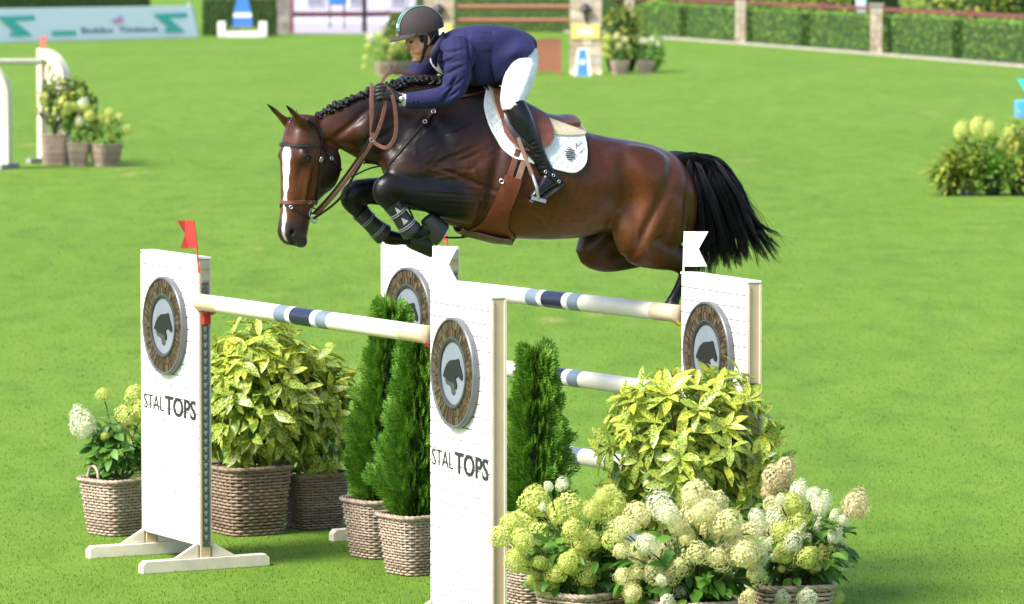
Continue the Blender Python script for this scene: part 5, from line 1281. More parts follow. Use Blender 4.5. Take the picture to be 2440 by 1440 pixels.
# ---- hydrangea
def floret_head(seed, mat, n=190, cone=.25):
    rr = random.Random(seed); V = []; F_ = []; lobes = [(Vector((rr.gauss(0, 1), rr.gauss(0, 1), rr.gauss(0, .7))).normalized(), rr.uniform(.12, .34)) for _ in range(7)]
    for k in range(n):
        zz = 1 - 1.86 * (k + .5) / n; an = k * PI * (3 - 5 ** .5); rx = math.sqrt(max(0, 1 - zz * zz)); lump = .86 + sum(h_ * max(0, lv_.dot(Vector((rx * math.cos(an), rx * math.sin(an), zz)))) ** 5 for lv_, h_ in lobes) + rr.uniform(-.14, .12)
        taper = 1 - cone * .45 * max(0, zz); q = Vector((rx * math.cos(an) * taper, rx * math.sin(an) * taper, zz * 1.12)) * lump
        nrm = Vector((q.x, q.y, q.z * .8 + .1)).normalized(); e1 = nrm.orthogonal().normalized(); e2 = nrm.cross(e1); a0 = rr.random() * 6; s = rr.uniform(.13, .23)
        for j in range(4):
            a = a0 + j * PI / 2; d = e1 * math.cos(a) + e2 * math.sin(a); pd = e1 * -math.sin(a) + e2 * math.cos(a); o = len(V)
            cup = rr.uniform(-.03, .10)
            V += [tuple(q), tuple(q + d * s * .6 + pd * s * .42 + nrm * cup * .5), tuple(q + d * s + nrm * cup), tuple(q + d * s * .6 - pd * s * .42 + nrm * cup * .5)]; F_.append((o, o + 1, o + 2, o + 3))
    me = bpy.data.meshes.new('flower_head'); me.from_pydata(V, [], F_); me.materials.append(mat); return me
def petal(name, a, b_, c): return leafmat(name, [(0, a), (.5, b_), (1, c)], .6, .42)
M_LIME = petal('lime_petal', (.42, .50, .08), (.60, .65, .15), (.74, .76, .28))
M_CRM = petal('cream_petal', (.58, .54, .18), (.74, .71, .33), (.84, .81, .52))
M_WHP = petal('white_petal', (.58, .62, .32), (.75, .77, .52), (.84, .84, .68))
M_PNK = petal('faded_pink_petal', (.50, .40, .18), (.68, .57, .30), (.78, .69, .45))
HEADS = {k: [floret_head(10 * i + j, m) for j in range(3)] for i, (k, m) in enumerate((('l', M_LIME), ('c', M_CRM), ('w', M_WHP), ('p', M_PNK)))}
def hydrangea(label, base, heads, seed, bh=.36, a0=.145, a1=.19, mat=None, yaw=.5, leaves=70, far=False, handle=False, crown=(.26, .26, .25), lz=.22, group='hydrangeas in wicker baskets', pot=True, stems=True, fill=0):
    """heads: (world point, radius, kind)"""
    t = thing('hydrangea', label, 'potted flowers', base, 0, group); rr = random.Random(seed); B = Vector(base)
    if pot: basket(t, bh, a0, a1, mat or M_WICK, yaw, handle, 18 if not far else 12)
    for (p, r, kd) in heads:
        q = Vector(p) - B; ax = (q - Vector((0, 0, bh))).normalized() * .7 + Vector((rr.uniform(-.4, .4), rr.uniform(-.4, .4), .6)); ax.normalize()
        M = Matrix.Translation(q) @ ax.to_track_quat('Z', 'Y').to_matrix().to_4x4() @ Matrix.Rotation(rr.random() * 6, 4, 'Z') @ Matrix.Diagonal((r * rr.uniform(.95, 1.2), r * rr.uniform(.9, 1.1), r * rr.uniform(.92, 1.15), 1))
        inst('flower_head', HEADS[kd][rr.randint(0, 2)], t, M)
        if stems and (not far or rr.random() < .4):
            s0 = Vector((rr.uniform(-.06, .06), rr.uniform(-.06, .06), bh * .85)); mid = s0.lerp(q, .5) + Vector((rr.uniform(-.04, .04), rr.uniform(-.04, .04), .05))
            MB().tube(catmull([s0, mid, q - ax * r * .6], 5), .0042, 5).build('stem', M_STEM if rr.random() < .6 else M_STEMG, t, True, fix=False)
    Ms = []
    for k in range(leaves):
        q = Vector((rr.gauss(0, 1), rr.gauss(0, 1), rr.gauss(0, .8))).normalized() * rr.uniform(.45, 1.0)
        p = Vector((q.x * crown[0], q.y * crown[1], bh + lz + q.z * crown[2])); d = Vector((q.x, q.y, q.z * .4 + rr.uniform(-.45, .35))) + Vector((rr.uniform(-.5, .5), rr.uniform(-.5, .5), 0))
        Ms.append(place(d, Vector((0, 0, 1)) + q * .7, rr.uniform(.075, .125) * (1.25 if far else 1), p, rr.uniform(-.5, .5)))
    if fill:                                                        # the dense growth in the middle of the plant
        Fs = []
        for k in range(fill):
            q = Vector((rr.gauss(0, 1), rr.gauss(0, 1), rr.gauss(0, .8))).normalized() * rr.uniform(.2, .85); p = Vector((q.x * crown[0] * 1.1, q.y * crown[1] * .7 + .05, bh + lz - .03 + q.z * crown[2] * 1.1))
            Fs.append(place(Vector((q.x, q.y, rr.uniform(-.5, .5))), Vector((rr.uniform(-.5, .5), -.6, 1)), rr.uniform(.075, .125), p, rr.uniform(-.6, .6)))
        TV, TF = leaf_arrays(.5, .3, .16, 4); V, F_ = stamp(TV, TF, Fs); tag(np_mesh('inner_leaves', V, F_, M_HYL, t, True), kind='stuff')
    if far:
        TV, TF = leaf_arrays(.5, .3, .16, 3); V, F_ = stamp(TV, TF, Ms); tag(np_mesh('foliage', V, F_, M_HYL, t, True), kind='stuff')
    else:
        for M in Ms: inst('leaf', HYLL[rr.randint(0, 1)], t, M)
    return t
def HPX(lst, Y, seed, dy=.12):
    """flower heads at their places; smaller heads in between on the front of the bigger plants"""
    rr = random.Random(seed); out = [(PY(x, y, Y + rr.uniform(-dy, dy)), r * .92, k) for x, y, r, k in lst]
    if len(lst) > 15:
        for x, y, r, k in lst:
            for _ in range(3):
                if rr.random() < .7 and y < 1370 and 1230 < x < 1990: out.append((PY(x + rr.uniform(-48, 48), y + rr.uniform(-5, 100), Y - rr.uniform(.12, .30)), r * rr.uniform(.5, .85), k))
    return out
# ---- conifers
M_THU = leafmat('conifer_spray', [(0, (.045, .15, .011)), (.4, (.095, .255, .017)), (.8, (.18, .37, .03)), (1, (.33, .48, .06))], .55, .3)
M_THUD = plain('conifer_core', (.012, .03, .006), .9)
def spray_arrays(seed):
    rr = random.Random(seed); V = []; F_ = []
    def quad(a, d, w, l):
        o = len(V); n = Vector((-d.y, d.x, 0)); V.extend([tuple(a - n * w), tuple(a + n * w), tuple(a + d * l + n * w * .35 + Vector((0, 0, -.08 * l))), tuple(a + d * l - n * w * .35 + Vector((0, 0, -.08 * l)))]); F_.append((o, o + 1, o + 2, o + 3))
    quad(Vector((0, 0, 0)), Vector((1, 0, 0)), .035, 1)
    for i in range(5):
        t = .15 + i * .17
        for s in (-1, 1):
            a = s * rr.uniform(.5, .85); L = (.62 - .45 * t) * rr.uniform(.8, 1.15); d = Vector((math.cos(a), math.sin(a), rr.uniform(-.15, .15))); p0 = Vector((t, 0, -.03 * t)); quad(p0, d, .035, L)
            d2 = Vector((math.cos(a * .3), math.sin(a * .3), 0)); quad(p0 + d * L * .5, d2, .028, L * .45)
    return np.array(V), np.array(F_)
SPR = spray_arrays(3)
def conifer(label, base, h, r, seed, bh=.36, a0=.15, a1=.185, yaw=.4, lean=(0, 0), n=2100):
    t = thing('conifer', label, 'potted conifer', base, 0, 'conifers in wicker baskets'); rr = random.Random(seed); basket(t, bh, a0, a1, M_WICK, yaw, rows=20)
    def rad(u): return r * (min(1, (u + .06) / .22) ** .6) * (1 - u ** 1.5) ** .92 + .006
    Ms = []
    for k in range(n):
        u = rr.random() ** 1.15; an = rr.random() * 2 * PI; lump = 1 + .22 * math.sin(an * 3 + u * 9 + seed) + .16 * math.sin(an * 7 - u * 23) + .12 * math.sin(an * 2 + u * 37); rr_ = rad(u) * lump * rr.uniform(.45, 1.0)
        p = Vector((math.cos(an) * rr_ + lean[0] * u, math.sin(an) * rr_ + lean[1] * u, bh * .92 + u * h)); d = Vector((math.cos(an), math.sin(an), rr.uniform(.5, 1.8))); d += Vector((rr.uniform(-.4, .4), rr.uniform(-.4, .4), 0))
        Ms.append(place(d, Vector((math.sin(an), -math.cos(an), rr.uniform(-.6, .6))), rr.uniform(.07, .135) * (1 if u < .9 else 1.2), p))
    for k in range(14):                                               # leader shoots
        Ms.append(place((rr.uniform(-.3, .3), rr.uniform(-.3, .3), 1), (rr.uniform(-1, 1), rr.uniform(-1, 1), 0), rr.uniform(.08, .13), Vector((lean[0] * .97 + rr.uniform(-.02, .02), lean[1] * .97 + rr.uniform(-.02, .02), bh * .92 + h * rr.uniform(.88, .97)))))
    V, F_ = stamp(*SPR, Ms); tag(np_mesh('foliage', V, F_, M_THU, t), kind='stuff')
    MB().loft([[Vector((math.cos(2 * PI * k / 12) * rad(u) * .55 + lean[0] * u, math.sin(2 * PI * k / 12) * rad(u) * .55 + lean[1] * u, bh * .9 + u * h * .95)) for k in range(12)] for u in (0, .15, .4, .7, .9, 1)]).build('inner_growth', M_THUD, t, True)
    MB().tube([(0, 0, bh * .7), (0, 0, bh + .1)], .014, 7).build('trunk', M_STEM, t, True); return t
# ---- plants round the oxer
g = PZ(278, 1272)
hydrangea('hydrangea basket left of the far left wing, one large pale head on a leaning stem', g, HPX([(200, 1012, .092, 'w'), (247, 941, .045, 'l'), (322, 940, .070, 'l'), (300, 992, .066, 'l'), (338, 985, .07, 'l'), (310, 1040, .055, 'l'), (268, 1108, .045, 'l'), (278, 1158, .05, 'l'), (330, 1150, .055, 'l'), (250, 1040, .03, 'l'), (345, 1035, .05, 'l'), (350, 1090, .05, 'l')], g.y, 1, .08), 21, .36, .145, .19, M_WICK, .75, 85, handle=True, crown=(.19, .19, .24), lz=.20, fill=160)
g = PZ(590, 1270)
aucuba('large speckled shrub in a tall basket just right of the far left wing', g, (.09, 0, .90), (.40, .36, .47), 5, .44, .185, .235, M_WICK_SHADE, .55, 56, (.14, .195), droop=.5, yz=.3, nin=520)
g = PZ(748, 1256)
aucuba('speckled shrub in a basket coloured as in shadow, between large shrub and conifers', g, (.03, -.02, .76), (.24, .26, .40), 6, .36, .15, .20, M_WICK_SHADE, .45, 34, (.13, .18), droop=.55, yz=.4, nin=420)
g = PZ(903, 1326)
conifer('slim conifer in a basket, its tip above the cream rail', g, 1.16, .18, 7, .36, .14, .185, .62, (.075, .05))
g = PZ(990, 1366)
conifer('conifer in a basket close behind the nearest wing, left of it', g, 1.06, .19, 8, .36, .14, .185, .62, (.02, .02))
g = PZ(1274, 1436)
conifer('dark conifer in a basket right of the nearest wing', g, 1.06, .165, 9, .36, .15, .19, .5, (.005, .02))
g = Vector((.985, 25.45, 0))
aucuba('bright yellow speckled shrub in front of the right wing', g, (0, 0, .97), (.50, .44, .47), 15, .36, .16, .21, M_WICK, .5, 92, (.12, .175), droop=.1, yz=.15, nin=620)
g = PY(1388, 1300, 23.75); g.z = 0
hydrangea('lime green hydrangea basket beside the nearest wing', g, HPX([(1242, 1248, .078, 'l'), (1278, 1196, .080, 'l'), (1332, 1222, .068, 'l'), (1362, 1215, .078, 'l'), (1288, 1278, .072, 'l'), (1312, 1312, .066, 'l'), (1362, 1262, .06, 'l'), (1378, 1290, .075, 'l'), (1426, 1280, .074, 'l'), (1438, 1215, .085, 'l'), (1455, 1185, .06, 'l'), (1296, 1390, .06, 'l'), (1382, 1380, .066, 'l'), (1256, 1345, .05, 'l'), (1455, 1402, .058, 'w'), (1340, 1156, .036, 'w'), (1240, 1300, .045, 'l'), (1330, 1345, .04, 'l')], 23.75, 2), 22, .41, .15, .19, M_WICK, .8, 120, crown=(.28, .24, .24), lz=.16, fill=260)
g = PY(1645, 1300, 23.5); g.z = 0
hydrangea('cream hydrangea basket in front of the yellow speckled shrub', g, HPX([(1655, 1178, .078, 'c'), (1706, 1206, .074, 'c'), (1652, 1228, .072, 'c'), (1575, 1212, .070, 'w'), (1520, 1228, .074, 'c'), (1695, 1252, .066, 'c'), (1738, 1290, .088, 'c'), (1788, 1272, .070, 'c'), (1526, 1312, .062, 'c'), (1572, 1330, .07, 'c'), (1606, 1298, .045, 'c'), (1562, 1362, .05, 'c'), (1650, 1336, .042, 'w'), (1612, 1358, .05, 'w'), (1512, 1422, .06, 'l'), (1622, 1412, .035, 'w'), (1742, 1335, .06, 'c'), (1668, 1372, .035, 'c'), (1625, 1262, .045, 'c'), (1720, 1410, .025, 'w')], 23.5, 3), 23, .40, .155, .20, M_WICK, .3, 170, handle=True, crown=(.36, .25, .24), lz=.16, fill=340)
g = PY(1885, 1300, 24.0); g.z = 0
hydrangea('white and lime hydrangea basket at right, one tan head on a stem', g, HPX([(1886, 1208, .072, 'l'), (1850, 1240, .06, 'w'), (1868, 1248, .07, 'l'), (1906, 1300, .07, 'l'), (1885, 1330, .062, 'w'), (1958, 1252, .055, 'w'), (1942, 1190, .05, 'w'), (1962, 1196, .045, 'w'), (1905, 1172, .05, 'w'), (1962, 1312, .066, 'l'), (1998, 1318, .05, 'w'), (2010, 1342, .045, 'w'), (1802, 1232, .05, 'w'), (1815, 1255, .04, 'w'), (2038, 1204, .070, 'p'), (1992, 1425, .045, 'l'), (1825, 1340, .03, 'l'), (1935, 1350, .05, 'l'), (1840, 1205, .045, 'c')], 24.0, 4), 24, .42, .155, .20, M_WICK, .15, 150, handle=True, crown=(.31, .25, .25), lz=.19, fill=300)
g = PY(1850, 1250, 24.9); g.z = 0
hydrangea('faded pink hydrangea almost hidden behind the white one', g, HPX([(1848, 1145, .075, 'p'), (1872, 1122, .06, 'p'), (1838, 1172, .06, 'p'), (1865, 1170, .06, 'p'), (1900, 1190, .06, 'w')], 24.9, 5), 25, .34, .15, .19, M_WICK, .5, 50, crown=(.2, .2, .2), lz=.3)
# ================================================================== background
M_HEDGE = leafmat('hedge_leaf', [(0, (.10, .23, .025)), (.5, (.16, .34, .04)), (.85, (.24, .41, .05)), (1, (.38, .43, .07))], .6, .25)
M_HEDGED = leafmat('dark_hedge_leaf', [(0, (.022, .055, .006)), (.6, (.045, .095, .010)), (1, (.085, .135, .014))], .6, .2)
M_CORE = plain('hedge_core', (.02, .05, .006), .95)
M_STONE = None
def leafbox(dx, dy, dz, n, s, seed, vert=True):
    rs = np.random.RandomState(seed); Ms = []; rr = random.Random(seed)
    A = [dx * dz, dx * dz, dy * dz, dy * dz, dx * dy]; tot = sum(A)
    for k in range(n):
        q = rr.random() * tot; f = 0
        while q > A[f]: q -= A[f]; f += 1
        u, v = rr.uniform(-.5, .5), rr.uniform(-.5, .5); j = rr.gauss(0, .03)
        if f < 2: sg = -1 if f == 0 else 1; p = Vector((u * dx, sg * (dy / 2 + j), (v + .5) * dz)); nn = Vector((0, sg, 0))
        elif f < 4: sg = -1 if f == 2 else 1; p = Vector((sg * (dx / 2 + j), u * dy, (v + .5) * dz)); nn = Vector((sg, 0, 0))
        else: p = Vector((u * dx, v * dy, dz + j)); nn = Vector((0, 0, 1))
        d = Vector((rr.uniform(-.6, .6), rr.uniform(-.6, .6), 1.0)) + nn * rr.uniform(-.1, .6)
        Ms.append(place(d, nn + Vector((rr.uniform(-.7, .7), rr.uniform(-.7, .7), rr.uniform(-.4, .7))), s * rr.uniform(.7, 1.3), p))
    TV, TF = leaf_arrays(.42, .2, .1, 2); return stamp(TV, TF, Ms)
def hedge(label, a, b, h, th, seed, mat=None, n=2600, group='clipped hedge blocks along the lawn edge'):
    a = Vector((a[0], a[1], 0)); b = Vector((b[0], b[1], 0)); d = b - a; L = d.length
    t = thing('hedge', label, 'hedge', (a + b) / 2, math.atan2(d.y, d.x), group)
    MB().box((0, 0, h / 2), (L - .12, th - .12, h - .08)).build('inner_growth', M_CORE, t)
    V, F_ = leafbox(L - .06, th - .06, h - .03, n, .13, seed); tag(np_mesh('foliage', V, F_, mat or M_HEDGE, t), kind='stuff'); return t
def stone_mat(name, cs):
    m, nt, b = newmat(name); oi = nt.nodes.new('ShaderNodeObjectInfo'); c = ramp(nt, oi.outputs['Random'], cs); f = noise(nt, 9, 5, .7)
    c = mixc(nt, .5, c, ramp(nt, f, [(.3, (.55, .52, .5)), (.7, (1.2, 1.15, 1.1))]), 'MULTIPLY'); nt.links.new(c, b.inputs['Base Color']); b.inputs['Roughness'].default_value = .85; bump(nt, b, f, .5, .02); return m
M_STONE = stone_mat('rubble_stone', [(0, (.40, .30, .20)), (.35, (.52, .42, .31)), (.7, (.62, .53, .42)), (1, (.46, .43, .40))])
M_STONEG = stone_mat('grey_stone', [(0, (.20, .18, .17)), (.5, (.30, .27, .25)), (1, (.38, .34, .30))])
M_MORT = plain('mortar', (.36, .33, .29), .9)
def pillar(label, p, w, h, seed, mat=None, cap=True, rows=None, cols=2, name='stone_pillar', cat='pillar', group='stone pillars', rz=0, dep=None):
    t = thing(name, label, cat, (p[0], p[1], 0), rz, group); rr = random.Random(seed); dep = dep or w
    MB().box((0, 0, h / 2), (w - .05, dep - .05, h)).build('core', M_MORT, t)
    rows = rows or max(3, int(h / .28)); z = 0
    for r in range(rows):
        hh_ = h / rows; k = cols + (r % 2); e = [-w / 2] + sorted(-w / 2 + w * (i + 1) / k + rr.uniform(-.06, .06) * w for i in range(k - 1)) + [w / 2]
        for a, b in zip(e[:-1], e[1:]):
            MB().box(((a + b) / 2, rr.uniform(-.012, .012), z + hh_ / 2), (b - a - .025, dep + rr.uniform(-.02, .025), hh_ - .025)).build('stone', mat or M_STONE, t)
        z += hh_
    if cap: MB().box((0, 0, h + .05), (w + .12, dep + .12, .10)).build('cap', M_MORT, t, bevel=.02)
    return t
# ---- hedge row along the right edge of the lawn
def HB_(px, py): q = PZ(px, py); return (q.x, q.y)
def hl_(px):                                   # base line of the hedge row in the photograph
    return np.interp(px, [1480, 1560, 1760, 1915, 2080, 2275, 2440, 2700], [84, 90, 104, 116, 129, 145, 159, 182])
HEDS = [(1516, 1614, 'hedge block far right of the stone jump, first before the pillars'), (1634, 1750, 'hedge block just left of the first slim stone pillar'), (1776, 1902, 'hedge block just right of the first slim stone pillar'), (1926, 2068, 'hedge block just left of the capped stone pillar'), (2104, 2262, 'hedge block just right of the capped stone pillar'), (2288, 2460, 'hedge block cut by the right edge of the photo')]
for i, (a, b, lb) in enumerate(HEDS):
    off = .9; pa = HB_(a, hl_(a) - 2); pb = HB_(b, hl_(b) - 2); d = Vector((pb[0] - pa[0], pb[1] - pa[1], 0)).normalized(); nrm = Vector((-d.y, d.x, 0)); nrm = nrm if nrm.y > 0 else -nrm; o_ = nrm * .55
    hedge(lb, (pa[0] + o_.x, pa[1] + o_.y), (pb[0] + o_.x, pb[1] + o_.y), 1.60 if i < 2 else 1.52, .95, 40 + i)
pillar('first slim stone pillar in the hedge row', HB_(1764, 104), .46, 2.05, 1, group='slim stone pillars in the hedge row')
pillar('capped stone pillar in the hedge row at the right', HB_(2088, 130), .46, 1.95, 2, group='slim stone pillars in the hedge row')
pillar('slim pale pillar behind the shrub beside the stone jump', HB_(1500, 84), .46, 2.1, 3, group='slim stone pillars in the hedge row')
pillar('slim pale pillar seen between the brown rails', (PZ(1291, 72).x, PZ(1291, 72).y), .52, 2.6, 4, M_MORT, group='slim stone pillars in the hedge row')
kp = [PZ(x, y) for x, y in ((900, 82), (1285, 74), (1480, 83), (1560, 90.5), (1760, 105.5), (1915, 117.5), (2080, 131), (2275, 147), (2440, 161), (2700, 184))]
mb = MB(); M_KERB = plain('kerb_stone', (.42, .37, .32), .9, var=.3, scale=2, bmp=.3)
for a, b in zip(kp[:-1], kp[1:]): mb.bar(a + Vector((0, 0, .045)), b + Vector((0, 0, .045)), .28, .10)
tag(mb.build('kerb', M_KERB), kind='structure')
M_FRED = plain('fence_red_brown', (.20, .055, .05), .6, var=.2)
fr = thing('rail_fence', 'red brown rail fence behind the hedge row', 'fence', (14, 190, 0))
fpts = [(1440, -6), (1645, 1), (1940, 15), (2295, 33), (2500, 43)]; F3 = []
for (x, y) in fpts:
    b = HB_(x, np.interp(x, [1440, 1645, 1940, 2295, 2500], [80, 95, 117, 146, 163])); F3.append(Vector((b[0] + .5, b[1] + 1.9, 0)))
for a, b, (x0, y0), (x1, y1) in zip(F3[:-1], F3[1:], fpts[:-1], fpts[1:]):
    za = PY(x0, y0, a.y).z; zb = PY(x1, y1, b.y).z; m_ = MB(); m_.bar(a + Vector((0, 0, za)), b + Vector((0, 0, zb)), .10, .15); o = m_.build('rail', M_FRED, fr); o.matrix_parent_inverse = Matrix.Translation(-Vector(fr.location))
    k = 14
    for i in range(k):
        c = a.lerp(b, (i + .5) / k); z = za + (zb - za) * (i + .5) / k; m_ = MB(); m_.box((c.x, c.y, z / 2), (.03, .03, z)); o = m_.build('baluster', M_FRED, fr); o.matrix_parent_inverse = Matrix.Translation(-Vector(fr.location))
for p, (x, y) in zip(F3[1:-1], fpts[1:-1]):
    m_ = MB(); z = PY(x, y, p.y).z + .18; m_.box((p.x, p.y, z / 2), (.26, .26, z)); o = m_.build('post', M_FRED, fr); o.matrix_parent_inverse = Matrix.Translation(-Vector(fr.location))
m_ = MB(); q = HB_(2040, 122); m_.box((q[0] + .3, q[1] + 1.4, 1.15), (.42, .2, 2.3)); m_.box((q[0] + .3, q[1] + 1.4, 2.36), (.5, .28, .12)); tag(m_.build('figure_stand_in', plain('pale_blue', (.55, .68, .75), .6), None, bevel=.02), 'pale blue block standing in for a half-seen figure behind the hedge row', 'post')  # plain block added in place of a half-seen person in light blue
# ---- shrubs and trees behind the lawn
def shrub(label, p, rx, ry, h, seed, mat, n=2400, s=.22, name='shrub', group='shrubs beyond the lawn'):
    t = thing(name, label, 'shrub', (p[0], p[1], 0), 0, group); rr = random.Random(seed); Ms = []
    lob = [(rr.uniform(-.6, .6) * rx, rr.uniform(-.6, .6) * ry, rr.uniform(.30, .60) * h, rr.uniform(.40, .55)) for _ in range(9)]
    for k in range(n):
        lx, ly, lz, lr = lob[rr.randrange(9)]; q = Vector((rr.gauss(0, 1), rr.gauss(0, 1), rr.gauss(0, 1))).normalized() * rr.uniform(.75, 1.05)
        p_ = Vector((lx + q.x * lr * rx, ly + q.y * lr * ry, max(.05, lz + q.z * lr * h * .7))); Ms.append(place(q + Vector((rr.uniform(-.7, .7), rr.uniform(-.7, .7), rr.uniform(-.7, .7))), q + Vector((0, 0, .5)), s * rr.uniform(.7, 1.3), p_))
    TV, TF = leaf_arrays(.5, .25, .1, 2); V, F_ = stamp(TV, TF, Ms); tag(np_mesh('foliage', V, F_, mat, t), kind='stuff')
    for lx, ly, lz, lr in lob[:4]: MB().tube(catmull([(0, 0, 0), (lx * .4, ly * .4, lz * .5), (lx, ly, lz)], 4), [.10, .09, .08, .07, .06, .05, .04, .03, .02], 6).build('trunk', M_STEM, t, True, fix=False)
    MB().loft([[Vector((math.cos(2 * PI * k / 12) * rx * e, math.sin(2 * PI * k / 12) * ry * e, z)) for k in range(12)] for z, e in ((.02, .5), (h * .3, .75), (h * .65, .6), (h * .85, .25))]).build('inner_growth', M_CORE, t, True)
    return t
M_SHY = leafmat('golden_leaf', [(0, (.09, .18, .014)), (.5, (.22, .30, .03)), (1, (.44, .44, .06))], .6, .3)
SH = [(15.5, 213, 'golden green shrub mass behind the rail fence, left of the capped pillar', M_SHY), (20.5, 204, 'golden green shrub mass behind the rail fence at the far right', M_SHY), (10.5, 232, 'green shrub mass behind the first slim pillar', M_HEDGE), (6.8, 246, 'golden shrub mass behind the tall shrub beside the stone jump', M_SHY)]
for i, (x, y, lb, m_) in enumerate(SH): shrub(lb, (x, y), 3.4, 2.6, 4.2, 60 + i, m_, 4200, .30)
hedge('long golden hedge behind the two brown rails', (-4.6, 258), (5.2, 246), 3.4, 2.2, 70, M_SHY, 5000, 'tall hedges behind the lawn')
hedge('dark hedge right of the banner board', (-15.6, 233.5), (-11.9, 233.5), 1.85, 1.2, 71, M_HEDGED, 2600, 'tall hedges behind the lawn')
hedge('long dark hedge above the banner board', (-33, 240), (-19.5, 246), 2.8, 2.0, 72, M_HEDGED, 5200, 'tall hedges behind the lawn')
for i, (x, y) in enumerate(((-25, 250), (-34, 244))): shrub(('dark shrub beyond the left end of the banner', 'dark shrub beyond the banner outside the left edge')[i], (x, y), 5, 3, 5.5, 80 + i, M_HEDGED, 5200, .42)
# ---- banner board
A = PZ(-70, 104); Bn = PZ(474, 90); A.z = Bn.z = 0; d = Bn - A; L = d.length
bn = thing('banner_board', 'long white advertising banner with teal marks at the lawn edge', 'banner', A, math.atan2(d.y, d.x)); BH = 1.62; bn.rotation_euler.x = -.24
M_BAN = plain('banner_white', (.92, .94, .95), .55, var=.03); M_TEALB = plain('banner_teal', (.04, .52, .40), .5); M_PINK = plain('banner_pink', (.75, .35, .60), .5); M_NAVY = plain('banner_navy', (.02, .03, .16), .5); M_BBLU = plain('banner_side', (.28, .40, .66), .6)
MB().box((L / 2, .12, BH / 2 + .02), (L, .16, BH)).build('board', M_BAN, bn, bevel=.01)
MB().box((L + .04, .12, BH / 2 + .02), (.07, .18, BH)).build('end_panel', M_BBLU, bn)
def bx(px, frac): return (px + 70) / 544 * L
for x0 in (0, 370):
    z = lambda v: v * BH
    poly = [(bx(x0, 0), z(.76)), (bx(x0 + 85, 0), z(.78)), (bx(x0 + 85, 0), z(.64)), (bx(x0 + 36, 0), z(.62)), (bx(x0 + 72, 0), z(.18)), (bx(x0 + 18, 0), z(.18)), (bx(x0 + 26, 0), z(.30)), (bx(x0 + 34, 0), z(.33))]
    MB().prism(poly, .0415, .046, FACE).build('mark', M_TEALB, bn)
MB().prism([(bx(118, 0), .17 * BH), (bx(174, 0), .17 * BH), (bx(174, 0), .30 * BH), (bx(118, 0), .30 * BH)], .0415, .046, FACE).build('mark', M_TEALB, bn)
MB().prism([(bx(264, 0), .58 * BH), (bx(280, 0), .66 * BH), (bx(293, 0), .74 * BH), (bx(293, 0), .52 * BH), (bx(275, 0), .48 * BH)], .0415, .046, FACE).build('mark', M_PINK, bn)
for s_, x0, x1 in (('Biobiko', 190, 266), ('Thioktook', 280, 380)): text_mesh(s_, .4, ((x1 - x0) / 544 * L, .19 * BH), .008, Matrix.Translation((bx(x0, 0), .038, .21 * BH)) @ FACE, M_NAVY, bn, 'lettering', .004)
# ---- gate, paving, pale building and barrier at the top left
pv = MB(); c4 = [PZ(686, 82), PZ(1100, 80), PZ(1130, 40), PZ(660, 40)]; pv.add([c + Vector((0, 0, .012)) for c in c4], [(0, 1, 2, 3)]); tag(pv.build('path', plain('lilac_paving', (.36, .33, .36), .8, var=.2, scale=.5)), kind='structure')
pillar('wide grey stone pillar beside the iron gate', HB_(664, 82), 1.05, 2.9, 9, M_STONEG, False, 9, 2, group='grey stone gate pillar')
gt = thing('iron_gate', 'dark iron gate with thin bars right of the grey pillar', 'gate', PZ(695, 80)); M_IRON = plain('dark_iron', (.045, .03, .035), .5, .4)
def gp(mb, nm, m=None): o = mb.build(nm, m or M_IRON, gt); o.matrix_parent_inverse = Matrix.Translation(-Vector(gt.location)); return o
G0 = PZ(695, 80); G1 = PZ(1015, 78)
gp(MB().box((G0.x, G0.y, 1.4), (.22, .22, 2.8)), 'post', M_FRED); gm = G0.lerp(G1, .53); gp(MB().box((gm.x, gm.y + 2, 1.3), (.26, .26, 2.6)), 'post')
for z in (.92, 1.06, 1.95): gp(MB().bar(G0 + Vector((0, 2, z)), G1 + Vector((0, 2, z)), .08, .09 if z > 1 else .18), 'rail', M_FRED if z < 1 else None)
for i in range(34):
    c = G0.lerp(G1, (i + .5) / 34); gp(MB().box((c.x, c.y + 2, 1.9), (.035, .035, 1.9)), 'bar')
wl = MB(); wl.box((-5.5, 290, 3), (16, 2, 6)); 
bl = thing('pale_building', 'pale lilac building wall behind the iron gate', 'building', (-5.5, 290, 0)); MB().box((0, 0, 3), (17, 2, 6)).build('wall', plain('lilac_wall', (.62, .58, .68), .8, var=.1, scale=.4), bl)
for i in range(6):
    MB().box((-6.8 + i * 2.6, -1.04, 2.2), (1.1, .06, 2.4)).build('window_frame', M_WHITE, bl); MB().box((-6.8 + i * 2.6, -1.09, 2.2), (.9, .04, 2.2)).build('pane', plain('pane', (.30, .30, .40), .2), bl)
bw_ = thing('blue_bench', 'blue seat behind the gate bars', 'bench', (-9.9, 262, 0)); MB().box((0, 0, 1.55), (1.0, .5, .45)).build('seat', plain('bright_blue', (.03, .22, .62), .5), bw_, bevel=.1)
for sx in (-1, 1): MB().box((sx * .4, 0, .66), (.08, .4, 1.32)).build('leg', M_IRON, bw_)
rb = thing('red_barrier', 'red barrier above the hedge right of the banner', 'barrier', PZ(440, 72)); MB().box((0, 3, 2.0), (5.4, .15, .5)).build('panel', plain('barrier_red', (.45, .03, .03), .5), rb)
for sx in (-2.5, 0, 2.5): MB().box((sx, 3.12, 1.1), (.1, .08, 2.2)).build('post', M_WHITE, rb)
for i, (x, lb) in enumerate(((262, 'white post above the banner'), (625, 'red and white post above the dark hedge'))):
    q = PZ(x, 76); m_ = MB(); m_.box((q.x, q.y, 1.5), (.4, .3, 3.0)); tag(m_.build('marker_post', M_WHITE if i == 0 else plain('post_coral', (.7, .2, .15), .6), None, bevel=.03), lb, 'post')
